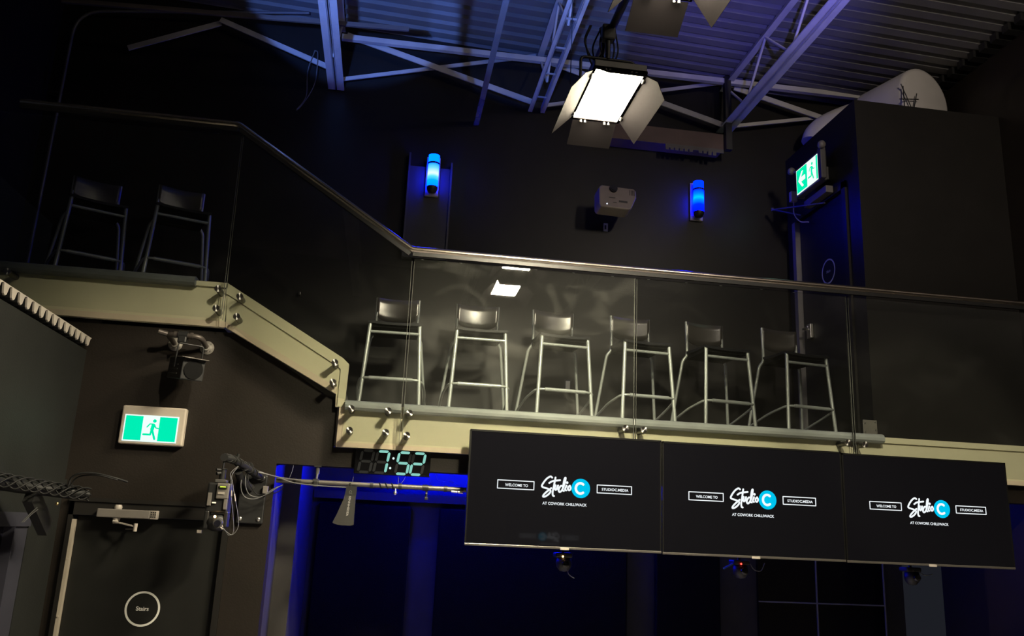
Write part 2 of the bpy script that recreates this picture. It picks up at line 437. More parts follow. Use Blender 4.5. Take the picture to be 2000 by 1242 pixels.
# upper door in the side wall
k = XS/3.65
d2 = struct(BB(XS+.02, XS+.06, 6.28, 7.10, 2.92, 5.06, b=.003), 'door_2', doorm, 'black balcony door seen edge on with a thin ring')
mb = MB().box(XS-.02, XS+.075, 6.22, 6.28, 2.92, 5.12).box(XS-.02, XS+.075, 6.22, 7.17, 5.06, 5.12)
mb.build('door_frame', framem, d2)
MB().box(XS-.03, XS+.03, 7.10, 7.16, 2.92, 5.06).build('jamb_strip', mat('grey_jamb_strip', (.22, .21, .22), .4, metal=.4), d2)['label'] = 'grey steel strip on the latch side'
F = FX(XS+.0195, 6.62, 4.43)
MB().ring((0, 0), .100, .113, F, .002).build('sign_ring', ringm, d2)
MB().text('Main', .036, F, bold=.02).build('sign_text', ringm, d2)
MB().bbox(XS-.01, XS+.02, 6.93, 7.0, 3.9, 4.03, b=.004).cyl((XS+.0, 6.96, 3.98), (XS-.06, 6.96, 3.98), .012).bbox(XS-.07, XS-.055, 6.87, 6.97, 3.97, 3.988, b=.004).build('door_handle', chrome, d2)
c2 = MB().bbox(XS-.09, XS-.021, 6.40, 6.80, 5.08, 5.145, b=.006).build('door_closer', midgrey, d2)
MB().obox((XS-.06, 6.9, 5.05), (XS-.22, 7.16, 5.19), .03, .012).obox((XS-.22, 7.16, 5.19), (XS-.05, 6.5, 5.02), .012, .012).cyl((XS-.22, 7.16, 5.175), (XS-.22, 7.16, 5.205), .014).build('closer_arm', darkgrey, c2)
# window in the left room wall
wn = struct(MB().box(-2.16, -2.066, 4.1, 4.16, .7, 2.08).box(-2.16, -2.08, 5.36, 5.58, .7, 2.08).box(-2.16, -2.066, 4.1, 5.58, 2.0, 2.08).box(-2.16, -2.066, 4.1, 5.58, .7, .76).box(-2.14, -2.062, 5.345, 5.36, .76, 2.0), 'window_1', mat('window_frame_grey', (.04, .04, .055), .4, metal=.2))
MB().box(-2.13, -2.12, 4.16, 5.36, .76, 2.0).build('pane', mat('dark_window_glass', (.008, .008, .016), .08), wn)
mb = MB()
for i in range(9): mb.box(-2.118, -2.11, 4.2, 5.33, 1.0+i*.075, 1.03+i*.075)
mb.build('blind_slats', mat('blind_slat_grey', (.06, .055, .06), .5), wn)
# black gridded glass wall in the alcove
wn = struct(MB().box(3.55, 4.83, 7.86, 7.90, 0, 2.3), 'window_2', mat('black_gloss_glass', (.004, .004, .005), .12))
mb = MB()
for x in (4.13, 4.82): mb.box(x-.006, x+.006, 7.85, 7.862, 0, 2.3)
mb.box(3.55, 4.82, 7.85, 7.862, 1.555, 1.567)
mb.build('window_grid', mat('grid_line_grey', (.16, .16, .18), .4), wn)

# acoustic panels on the alcove wall
def apanel(x0, x1, label):
    mb = MB().bbox(x0, x1, 7.81, 7.875, .1, 2.27, b=.015)
    tag(mb.build('acoustic_panel', acoust), label, 'acoustic panel', 'acoustic panels on the blue-lit alcove wall')
apanel(-.55, .265, 'dark fabric panel in the blue alcove behind the hanging antenna paddle')
apanel(.52, 2.27, 'wide dark fabric panel in the blue alcove beneath the left display')
apanel(2.54, 3.16, 'narrow dark fabric panel in the alcove beneath the middle display')
tag(B(-.6, 5.0, 7.80, 7.899, 2.31, 2.38).build('wall_band', blackm), 'black horizontal band across the alcove wall above the fabric panels', 'rail')  # plain black strip across the wall above the panels
# led tapes tucked under the balcony
tag(B(.1, 2.2, 7.70, 7.715, 2.600, 2.614).build('led_tape', ledblue), 'blue light tape hidden at the alcove ceiling edge behind the clock', 'light strip')
tag(B(-.1, -.085, 6.45, 7.3, 2.602, 2.614).build('led_tape', ledblue), 'short blue light tape under the balcony at the left end of the alcove', 'light strip')

ledfaint = emis('faint_blue_led_tape', (.0, .02, 1), 26)
tag(B(2.3, 4.9, 7.70, 7.715, 2.600, 2.614).build('led_tape', ledfaint), 'faint blue light tape along the right half of the alcove ceiling', 'light strip')
# ================================================================== BALCONY FRONT
mb = MB().box(-.345, 5.05, 6.0, 6.03, 2.61, 2.915)
bf = tag(mb.build('balcony_fascia', cream), 'long cream steel fascia beam along the balcony edge above the displays', 'beam')
MB().box(-.345, 5.05, 5.985, 6.0, 2.61, 2.642).box(-.345, -.305, 5.985, 6.0, 2.642, 2.915).build('edge_trim', creamtrim, bf)
MB().box(3.72, 5.05, 5.985, 6.0, 2.872, 2.915).build('top_lip', cream, bf)
mb = MB().box(-3.2, -1.19, 6.0, 6.03, 3.39, 3.70)
lf = tag(mb.build('landing_fascia', cream), 'cream steel fascia of the upper left landing above the pipe-mounted spotlight', 'beam')
MB().box(-3.2, -1.18, 5.985, 6.0, 3.39, 3.43).build('edge_trim', creamtrim, lf)
MB().box(-1.41, -1.195, 5.98, 6.0, 3.675, 3.71).build('top_lip', cream, lf)
poly = [(-1.20, 3.71), (-.352, 3.231), (-.306, 3.19), (-.311, 2.885), (-.374, 2.885), (-.378, 2.973), (-1.176, 3.391)]
st = tag(MB().prism(poly[::-1], 5.992, 6.028).build('stair_stringer', cream), 'sloping cream steel stringer between landing and balcony', 'beam')
mb = MB().prism([(-1.20, 3.71), (-1.20, 3.635), (-.40, 3.18), (-.352, 3.231)], 5.98, 5.992).prism([(-.352, 3.231), (-.40, 3.18), (-.36, 3.15), (-.362, 2.885), (-.311, 2.885), (-.306, 3.19)], 5.98, 5.992)
mb.build('top_flange', cream, st)
MB().prism([(-1.176, 3.435), (-1.176, 3.391), (-.378, 2.973), (-.374, 3.02)], 5.98, 5.992).build('bottom_flange', creamtrim, st)
def nosing(x0, x1, z, label, m):
    prof = [(5.94, z-.035), (5.925, z-.02), (5.925, z), (5.935, z+.022), (5.96, z+.032), (6.05, z+.032), (6.05, z+.017), (5.999, z+.017), (5.999, z-.035)]
    n = len(prof); mb = MB()
    mb.add([(x0, a, b) for a, b in prof]+[(x1, a, b) for a, b in prof], [list(range(n)), list(range(n, 2*n))[::-1]]+[(i, i+n, (i+1) % n+n, (i+1) % n) for i in range(n)])
    return tag(mb.build('floor_nosing', m), label, 'edge trim')
nosing(-.305, .085, 2.90, 'short grey rounded nosing at the left end of the balcony edge', nosem)
nosing(.10, 3.72, 2.90, 'long grey rounded nosing along the balcony edge under the stools', nosem)
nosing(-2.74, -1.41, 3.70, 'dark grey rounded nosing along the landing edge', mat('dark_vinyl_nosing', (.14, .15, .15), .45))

# glass panes with standoffs
def standoff(x, z, parent):
    mb = MB().cyl((x, 5.862, z), (x, 5.998, z), .021, 24)
    s = mb.build('standoff', capm, parent)
    c = MB().cyl((0, -.0065, 0), (0, 0, 0), .0235, 24).build('cap', turned)
    c.parent = s; c.location = WM[parent.name].inverted() @ Vector((x, 5.8625, z)); WM[c.name] = WM[parent.name]
edgem = mat('glass_edge', (.07, .075, .065), .25, vary=.05)
def pane(poly, label, offs, edges, gm=glass):
    cx = sum(p[0] for p in poly)/len(poly); z0 = min(p[1] for p in poly)
    t = thing('glass_pane', label, 'glass pane', (cx, 5.90, z0), group=None)
    MB().prism(poly[::-1], 5.888, 5.900).build('glass', gm, t)
    # bright polished edges
    def edge(xa, za, xb, zb):
        mb = MB().obox((xa, 5.894, za), (xb, 5.894, zb), .0135, .003, (1, 0, 0)).build('polished_edge', edgem, t)
    for e in edges: edge(*e)
    for (x, z) in offs: standoff(x, z, t)
pane([(-1.215, 4.80), (-1.195, 3.43), (-3.1, 3.43), (-3.1, 4.80)], 'leftmost clear glass balustrade pane in front of the landing stools', [(-1.234, 3.632), (-1.23, 3.492), (-2.595, 3.634)], [(-1.2135, 4.79, -1.1965, 3.43)])
pane([(-1.205, 4.80), (-1.18, 3.415), (-.43, 2.944), (-.31, 2.93), (-.31, 2.645), (.086, 2.645), (.08, 3.98)], 'sloping clear glass balustrade pane beside the stairs', [(-1.083, 3.589), (-1.087, 3.445), (-.397, 3.173), (-.398, 3.035), (-.259, 2.862), (-.257, 2.714), (-.007, 2.862), (-.013, 2.714)], [(.079, 3.96, .084, 2.65), (-1.2035, 4.79, -1.182, 3.42)])
pane([(.095, 3.98), (.10, 2.645), (1.748, 2.645), (1.748, 3.98)], 'glass pane in front of the left balcony stools reflecting the studio panels', [(.139, 2.855), (.132, 2.702), (1.677, 2.845), (1.677, 2.70)], [(.0965, 3.96, .1015, 2.65), (1.7465, 3.97, 1.7465, 2.65)], smeared)
pane([(1.760, 3.98), (1.760, 2.645), (3.443, 2.645), (3.443, 3.98)], 'glass pane in front of the three right balcony stools', [(1.814, 2.842), (1.814, 2.70), (3.379, 2.841), (3.379, 2.70)], [(1.7615, 3.97, 1.7615, 2.65), (3.4415, 3.97, 3.4415, 2.65)])
pane([(3.456, 3.98), (3.456, 2.645), (5.04, 2.645), (5.04, 3.98)], 'rightmost glass pane in front of the black wall block', [(3.514, 2.835), (3.514, 2.70)], [(3.4575, 3.97, 3.4575, 2.65)])
# polished pane joints are seen as thin bright lines
# handrail
zr = 4.05; zl = 4.885
path = fillet([(-2.74, 5.894, zl), (-1.245, 5.894, zl), (.07, 5.894, zr), (5.045, 5.894, zr)], .02, 3)
hr = tag(MB().tube(path, .024, 20).build('handrail', railm), 'round stainless handrail stepping down from landing to balcony', 'handrail')
mb = MB().obox((-2.74, 5.894, zl-.034), (-1.25, 5.894, zl-.034), .022, .03).obox((-1.235, 5.894, zl-.038), (.06, 5.894, zr-.036), .022, .03).obox((.08, 5.894, zr-.034), (5.04, 5.894, zr-.034), .022, .03)
mb.build('glass_channel', blackm, hr)

# ================================================================== STOOLS
def make_stool():
    t = thing('bar_stool', 'x', 'bar stool', (0, 0, 0))
    for s in (-1, 1):
        MB().tube([(s*.228, -.235, .0), (s*.19, -.19, .705)], .0145, 14).cyl((s*.228, -.235, 0), (s*.228, -.235, .012), .017, 14).build('front_leg', silver, t)
    for s in (-1, 1):
        p = fillet([(s*.17, .183, 1.0), (s*.168, .172, .70), (s*.205, .185, .655), (s*.285, .29, 0)], .04, 5)
        MB().tube(p, .0125, 14).cyl((s*.285, .29, 0), (s*.285, .29, .012), .016, 14).build('rear_leg', silver, t)
    MB().cyl((-.194, -.196, .63), (.194, -.196, .63), .0115, 14).build('front_bar', silver, t)
    # seat: gently dished plate
    mb = MB(); nx, ny = 10, 10; top = []
    def sp(i, j, dz):
        u = i/nx*2-1; v = j/ny
        x = u*(.205-.02*v); y = -.215+v*.37
        z = .722+.010*u*u-.016*max(0, (.18-v)/.18)**2-.010*math.sin(v*PI)
        return Vector((x, y, z+dz))
    for dz in (0, -.020):
        for i in range(nx+1):
            for j in range(ny+1): mb.v.append(sp(i, j, dz))
    N = (nx+1)*(ny+1); f = []
    id_ = lambda i, j, k: k*N+i*(ny+1)+j
    for i in range(nx):
        for j in range(ny):
            f.append([id_(i, j, 0), id_(i+1, j, 0), id_(i+1, j+1, 0), id_(i, j+1, 0)]); f.append([id_(i, j, 1), id_(i, j+1, 1), id_(i+1, j+1, 1), id_(i+1, j, 1)])
    for i in range(nx):
        for j in (0, ny): f.append([id_(i, j, 0), id_(i+1, j, 0), id_(i+1, j, 1), id_(i, j, 1)])
    for j in range(ny):
        for i in (0, nx): f.append([id_(i, j, 0), id_(i, j+1, 0), id_(i, j+1, 1), id_(i, j, 1)])
    mb.f = f; mb.sm = [True]*(2*nx*ny)+[False]*(len(f)-2*nx*ny)
    mb.build('seat', plastic, t)
    mb = MB()
    for s in (-1, 1): mb.obox((s*.183, -.18, .685), (s*.165, .165, .675), .018, .022)
    mb.obox((-.17, .155, .672), (.17, .155, .672), .018, .022).obox((-.18, -.175, .680), (.18, -.175, .680), .03, .02).box(-.175, .175, -.185, .15, .684, .697)
    mb.build('seat_frame', under, t)
    # backrest: curved plate, lower edge dipping in the middle
    mb = MB(); nx, nz = 14, 4
    for dy in (0, .008):
        for i in range(nx+1):
            u = i/nx*2-1
            for j in range(nz+1):
                v = j/nz; zb = .845-.045*(1-abs(u)**4); zt = 1.0-.004*(1-u*u)
                z = zb+(zt-zb)*v
                y = .176+.026*(1-u*u)-.011+dy
                mb.v.append(Vector((u*.172, y, z)))
    N = (nx+1)*(nz+1); f = []; id2 = lambda i, j, k: k*N+i*(nz+1)+j
    for i in range(nx):
        for j in range(nz):
            f.append([id2(i, j, 0), id2(i+1, j, 0), id2(i+1, j+1, 0), id2(i, j+1, 0)]); f.append([id2(i, j, 1), id2(i, j+1, 1), id2(i+1, j+1, 1), id2(i+1, j, 1)])
    ns = len(f)
    for i in range(nx):
        for j in (0, nz): f.append([id2(i, j, 0), id2(i+1, j, 0), id2(i+1, j, 1), id2(i, j, 1)])
    for j in range(nz):
        for i in (0, nx): f.append([id2(i, j, 0), id2(i, j+1, 0), id2(i, j+1, 1), id2(i, j, 1)])
    mb.f = f; mb.sm = [True]*ns+[False]*(len(f)-ns)
    mb.build('backrest', seatback, t)
    p = fillet([(-.266, .235, .145), (-.262, -.02, .215), (-.23, -.235, .262), (.23, -.235, .262), (.262, -.02, .215), (.266, .235, .145)], .06, 4)
    fr = MB().tube(p, .0095, 12).build('footrest', silver, t)
    MB().cyl((-.165, -.235, .262), (.165, -.235, .262), .0145, 14).build('sleeve', silver, fr)
    return t
proto = make_stool()
stools = [(.0, 6.64, 2.915, -2, 'black bar stool at the left end of the balcony row, behind the pane joint'),
          (.668, 6.64, 2.915, 0, 'bar stool with bright backrest, second from the left on the balcony'),
          (1.325, 6.64, 2.915, 5, 'bar stool standing before the wall outlet on the balcony'),
          (2.00, 6.64, 2.915, 6, 'bar stool behind the glass joint at the middle of the balcony'),
          (2.67, 6.64, 2.915, 8, 'dark-backed bar stool, second from the right on the balcony'),
          (3.36, 6.64, 2.915, 9, 'bar stool at the right end of the row beside the balcony door'),
          (-2.40, 6.66, 3.70, 25, 'dim bar stool on the upper landing, nearest the left wall'),
          (-1.76, 6.66, 3.70, 20, 'dim bar stool on the upper landing, nearer the stairs')]
for i, (x, y, z, a, lab) in enumerate(stools):
    o = proto if i == 0 else copy_tree(proto)
    o.location = (x, y, z); o.rotation_euler.z = math.radians(a)
    o['label'] = lab; o['group'] = 'bar stools behind the glass balustrade'

# ================================================================== DISPLAYS
def logo_parts(scr, ox, oz, s, yy, mirror=1):
    """ox,oz: top left corner of the left caption box; 1 unit of s = full logo width .939"""
    def P(px, py): return ((px-145)*.000557*s, -(py-237-.0556*(px-145))*.00058*s)
    F = FY(ox, yy, oz)
    for (a, b, c, d) in ((145, 237, 595, 262), (1392, 305, 1832, 330)):
        mb = MB()
        x0, z0 = P(a, b); x1, _ = P(c, d); z1 = z0-(95 if a < 500 else 92)*.00058*s; wd = .0062*s
        mb.stroke([(x0, z0), (x1, z0), (x1, z1), (x0, z1), (x0, z0)], wd, F)
        mb.build('caption_box', logow, scr)
    x, z = P(380, 303); MB().text('WELCOME TO', .026*s, FY(ox+x, yy, oz+z), bold=.02, sx=.93).build('caption_text', logow, scr)
    x, z = P(1620, 367); MB().text('STUDIOC.MEDIA', .025*s, FY(ox+x, yy, oz+z), bold=.02, sx=1.02).build('caption_text', logow, scr)
    x, z = P(985, 527); MB().text('AT COWORK CHILLIWACK', .026*s, FY(ox+x, yy, oz+z), bold=.02, sx=.95).build('caption_text', logow, scr)
    mb = MB(); W = .0125*s
    strokes = [[(820,215),(795,203),(745,235),(697,300),(705,325),(770,345),(805,368),(790,400),(745,432),(715,436),(718,418),(750,385),(812,338)],
               [(862,215),(847,300),(832,380),(835,422),(850,430)], [(785,278),(830,256),(920,247)],
               [(866,305),(856,340),(872,358),(897,308),(890,345),(908,358)],
               [(962,318),(930,315),(905,358),(918,384),(948,362),(978,290),(990,222),(975,235),(958,330),(955,362),(972,372)],
               [(1003,310),(986,352),(1000,366)],
               [(1045,312),(1024,330),(1024,358),(1044,364),(1056,340),(1045,312)]]
    for st_ in strokes: mb.stroke(sm2([P(*q) for q in st_], 4), W, F)
    mb.disc(P(1010, 276), .009*s, F, .001, 12)
    mb.build('logo_script', logow, scr)
    c = P(1184, 345)
    MB().disc(c, .0655*s, F, .0006, 48).build('logo_disc', logob, scr)
    mb = MB(); arc = [(c[0]-.003*s+.032*s*math.cos(a), c[1]+.035*s*math.sin(a)) for a in [math.radians(52+256*i/22) for i in range(23)]]
    mb.stroke(arc, .017*s, FY(ox, yy-.001, oz), .0008)
    mb.build('logo_letter', logow, scr)

def display(x0, x1, z0, z1, label, lx, lz, ls, y=5.80):
    t = thing('wall_display', label, 'display screen', ((x0+x1)/2, y, z0))
    MB().bbox(x0, x1, y, y+.05, z0, z1, b=.004).build('casing', bezelm, t)
    mb = MB().box(x0, x1, y-.006, y, z1-.012, z1).box(x0, x0+.010, y-.006, y, z0, z1).box(x1-.010, x1, y-.006, y, z0, z1)
    mb.build('bezel', bezelm, t)
    b = MB().bbox(x0, x1, y-.010, y+.002, z0, z0+.016, b=.003).build('bottom_strip', bezelbot, t)
    MB().bbox((x0+x1)/2-.03, (x0+x1)/2+.03, y-.013, y-.008, z0-.004, z0+.012, b=.002).build('badge', palegrey, b)
    s = MB().box(x0+.010, x1-.010, y-.004, y, z0+.016, z1-.012).build('screen', screenm, t)
    MB().box((x0+x1)/2-.25, (x0+x1)/2+.25, y+.05, y+.198, z0+.40, z0+.64).build('wall_mount', blackm, t)
    logo_parts(s, lx, lz, ls, y-.0045)
    return t
display(.562, 1.922, 1.993, 2.766, 'left of the three wide black displays showing the studio logo', .767, 2.432, 1.0)
display(1.930, 3.280, 1.988, 2.762, 'middle of the three displays with the studio logo, above the red light', 2.122, 2.420, 1.007)
display(3.287, 4.600, 1.985, 2.755, 'right of the three displays showing the studio logo, under the fascia end', 3.486, 2.419, .978)

# ================================================================== CLOCK
t = thing('digital_clock', 'wide black digital wall clock reading 7:52 hung under the fascia', 'clock', (.06, 6.0, 2.44))
MB().bbox(-.209, .314, 5.985, 6.039, 2.436, 2.606, b=.006).build('housing', mat('clock_case', (.003, .003, .0035), .15, spec=.3), t)
Fc = lambda u, v, d: Vector((-.188+u*.988, 5.9845-d, 2.448+v*.988))
SL = .14
def seg_digit(x, on, mbon, mboff):
    w_, h_, tk = .086, .148, .018
    def q(pts): return [(x+a+b*SL, b) for a, b in pts]
    def hs(z): return q([(.008, z), (.008+tk/2, z+tk/2), (w_-.008-tk/2, z+tk/2), (w_-.008, z), (w_-.008-tk/2, z-tk/2), (.008+tk/2, z-tk/2)])
    def vs_(xx, z0, z1): return q([(xx, z0), (xx+tk/2, z0+tk/2), (xx+tk/2, z1-tk/2), (xx, z1), (xx-tk/2, z1-tk/2), (xx-tk/2, z0+tk/2)])
    S = {'a': hs(h_), 'g': hs(h_/2), 'd': hs(0), 'b': vs_(w_-.003, h_/2+.003, h_-.003), 'c': vs_(w_-.003, .003, h_/2-.003), 'f': vs_(.003, h_/2+.003, h_-.003), 'e': vs_(.003, .003, h_/2-.003)}
    for kx, p in S.items(): (mbon if kx in on else mboff).flat(p, Fc, .0008)
for dx, lit in ((.005, ''), (.112, 'abc'), (.262, 'afgcd'), (.365, 'abged')):
    on, off = MB(), MB(); seg_digit(dx, lit, on, off)
    dg = off.build('digit', segoff, t)
    if lit: on.build('lit_segments', segon, dg)
MB().disc((.232+.1*SL, .104), .008, Fc).disc((.222+.045*SL, .036), .008, Fc).build('colon_dots', dotm, t)

# ================================================================== EXIT SIGNS
def runner(F, s, mg, mw):
    """running figure, 1 unit = sign height; origin at the sign's centre"""
    L = lambda pts, wd: mg.stroke([(a*s, b*s) for a, b in pts], wd*s, F)
    L([(.10, .16), (.07, .0)], .13); L([(.09, .20), (-.03, .20), (-.12, .08)], .045); L([(.13, .19), (.20, .06), (.30, .04)], .045)
    L([(.06, .0), (.03, -.20), (-.22, -.20)], .07); L([(.08, -.02), (.20, -.36)], .075)
    mg.disc((.13*s, .32*s), .065*s, F, .001, 20)
t = thing('exit_sign', 'lit green running-man exit sign in a grey frame on the wall above the stairs door', 'exit sign', (-1.56, 6.04, 2.55))
MB().bbox(-1.768, -1.356, 5.977, 6.039, 2.550, 2.807, b=.012, seg=3).build('housing', mat('exit_sign_housing', (.40, .35, .29), .4), t)
cx, cz = -1.570, 2.657; W2, H2 = .1735, .0887
fcp = B(cx-W2, cx+W2, 5.973, 5.978, cz-H2, cz+H2).build('face', exitw, t)
F = FY(cx, 5.973, cz)
MB().flat([(-W2+.008, -H2+.008), (-.055, -H2+.008), (-.055, H2-.008), (-W2+.008, H2-.008)], F).build('green_field', exitg, fcp)
MB().flat([(.052, -H2+.008), (W2-.008, -H2+.008), (W2-.008, H2-.008), (.052, H2-.008)], F).build('green_field', exitg, fcp)
mg = MB(); runner(FY(cx-.002, 5.9715, cz-.004), .177, mg, None); mg.build('running_figure', exitg, fcp)

t = thing('exit_sign', 'lit green exit sign with arrow and running man, side on above the balcony door', 'exit sign', (3.62, 6.57, 5.15))
MB().bbox(3.541, 3.60, 6.35, 6.80, 5.17, 5.45, b=.006).box(3.60, XS-.001, 6.5, 6.65, 5.25, 5.37).build('housing', darkgrey, t)
fcp = B(3.535, 3.541, 6.38, 6.775, 5.19, 5.425).build('face', exitw, t)
F = FX(3.535, 6.5775, 5.3075)
MB().flat([(-.19, -.11), (-.0, -.11), (-.0, .11), (-.19, .11)], F).build('green_field', exitg, fcp)
MB().flat([(.165, -.11), (.19, -.11), (.19, .11), (.165, .11)], F).build('green_field', exitg, fcp)
Fa = FX(3.5335, 6.5775, 5.3075)
mb = MB().flat([(-.16, 0), (-.095, .075), (-.06, .075), (-.105, .022), (-.03, .022), (-.03, -.022), (-.105, -.022), (-.06, -.075), (-.095, -.075)], Fa)
mb.build('arrow', exitw, fcp)
mg = MB(); runner(FX(3.534, 6.5775-.07, 5.3075), .21, mg, None); mg.build('running_figure', exitg, fcp)
for (yy, zz, lab) in ((6.86, 5.46, 'far'), (6.30, 5.47, 'near')):
    MB().lathe([(.0, -.035), (.02, -.033), (.033, -.02), (.035, .0), (.026, .022), (.008, .03)], 20, 'Y', (3.53, yy, zz)).cyl((3.53, yy, zz), (3.57, yy+(-.08 if yy > 6.6 else .05), zz-.04), .012).build('lamp_head', midgrey, t)
MB().bbox(3.525, 3.575, 6.31, 6.37, 5.17, 5.46, b=.008).build('end_bracket', darkgrey, t)
t = tag(MB().bbox(XS-.14, XS-.08, 6.93, 6.98, 5.20, 5.30, b=.005).tube(smoothpath([(XS-.11, 6.95, 5.2), (XS-.11, 6.95, 5.08), (XS-.08, 6.9, 4.99), (XS-.05, 6.8, 4.95)]), .006, 8).obox((XS-.11, 6.95, 5.25), (XS, 6.95, 5.25), .02, .02).build('door_sensor', palegrey), 'small grey sensor box with a dangling cable over the balcony door', 'sensor')

# ================================================================== WALL LAMPS
def sconce(x, z0, tubem, topm, label, yb=7.24):
    t = thing('wall_lamp', label, 'wall lamp', (x, yb, z0), group=None)
    MB().bbox(x-.062, x+.062, yb-.03, yb, z0-.01, z0+.37, b=.004).build('back_plate', palegrey, t)
    yc = yb-.085
    MB().lathe([(.0, 0), (.035, .004), (.048, .03), (.05, .055)], 28, 'Z', (x, yc, z0)).cyl((x, yc, z0+.05), (x, yb-.02, z0+.05), .02).build('bottom_cap', blackm, t)
    MB().lathe([(.05, .055), (.05, .27)], 32, 'Z', (x, yc, z0)).build('lamp_tube', tubem, t)
    MB().lathe([(.054, .27), (.054, .285)], 32, 'Z', (x, yc, z0)).build('ring', blackm, t)
    MB().lathe([(.05, .285), (.05, .36)], 32, 'Z', (x, yc, z0)).build('lamp_top', topm, t)
sconce(.225, 5.02, sc1m, sctop1, 'cyan-blue glowing tube wall lamp on the left of the back wall')
sconce(2.76, 5.06, sc2m, sctop2, 'deep blue glowing tube wall lamp right of the projector', 7.299)

# ================================================================== PROJECTOR + PLATES
t = thing('projector', 'pale boxy projector mounted high on the back wall between the wall lamps', 'projector', (1.87, 7.0, 4.93))
Rm = Matrix.Translation((1.885, 6.98, 5.035)) @ Matrix.Rotation(math.radians(4), 4, 'Z') @ Matrix.Rotation(math.radians(-10), 4, 'X') @ Matrix.Scale(1.08, 4)
body = MB().prism([(-.155, -.105), (.085, -.105), (.11, -.09), (.158, .02), (.160, .085), (.14, .105), (-.145, .105), (-.168, .08), (-.172, -.08)], -.07, .07).xf(Rm).build('body', mat('projector_shell', (.30, .25, .23), .5), t)
bv = body.modifiers.new('bevel', 'BEVEL'); bv.width = .012; bv.segments = 3
MB().cyl((-.045, -.06, .075), (-.045, -.088, .075), .034).cyl((-.045, -.08, .075), (-.045, -.094, .075), .024).xf(Rm).build('lens', blackm, body)
mb = MB()
for q in range(4): mb.box(.098+q*.013, .103+q*.013, -.073, -.0695, .035, .085)
mb.box(-.085, -.03, -.072, -.0695, -.012, -.006).box(.0, .075, -.072, -.0695, -.045, -.028).box(-.05, -.02, -.072, -.0695, -.055, -.05).xf(Rm).build('vent_slots', darkgrey, body)
MB().cyl((-.105, -.073, -.075), (-.105, -.069, -.075), .005).xf(Rm).build('indicator', emis('white_indicator', (.7, .8, 1), 2.5), body)
MB().cyl((1.87, 7.05, 5.05), (1.87, 7.05, 5.16), .02).obox((1.87, 7.05, 5.16), (1.87, 7.3, 5.16), .06, .03).build('mount', blackm, t)
t = thing('wall_plate', 'small pale cable plate on the black wall just under the projector', 'wall plate', (1.87, 7.3, 4.85))
MB().bbox(1.855, 1.895, 7.29, 7.3, 4.86, 4.94, b=.002).build('plate', palegrey, t)
MB().bbox(1.862, 1.880, 7.286, 7.291, 4.88, 4.92, b=.002).build('socket', blackm, t)
t = thing('power_outlet', 'white power outlet in a black surround low on the balcony wall', 'power outlet', (1.55, 7.3, 3.3))
MB().bbox(1.512, 1.592, 7.292, 7.3, 3.315, 3.435, b=.002).build('surround', blackm, t)
o = MB().bbox(1.532, 1.572, 7.284, 7.293, 3.335, 3.415, b=.002).build('outlet_face', white, t)
mb = MB()
for z in (3.357, 3.392):
    for x in (1.546, 1.556): mb.box(x, x+.002, 7.286, 7.288, z, z+.009)
mb.build('slots', blackm, o)
tag(BB(-.86, -.84, 7.26, 7.30, 4.0, 4.03, b=.004).build('wall_hook', capm), 'tiny metal hook on the dark wall above the stairs', 'hook')
# bracket plate by the block corner
t = thing('corner_bracket', 'pale screwed corner plate at the balcony edge by the black wall block', 'bracket', (3.66, 6.0, 2.93))
MB().bbox(3.60, 3.715, 6.012, 6.022, 2.933, 3.045, b=.002).build('plate', mat('dull_plate', (.15, .14, .12), .5), t)
mb = MB()
for x, z in ((3.615, 3.02), (3.70, 3.03), (3.70, 2.97), (3.615, 2.95)): mb.cyl((x, 6.012, z), (x, 6.008, z), .006, 10)
mb.build('screws', chrome, t)

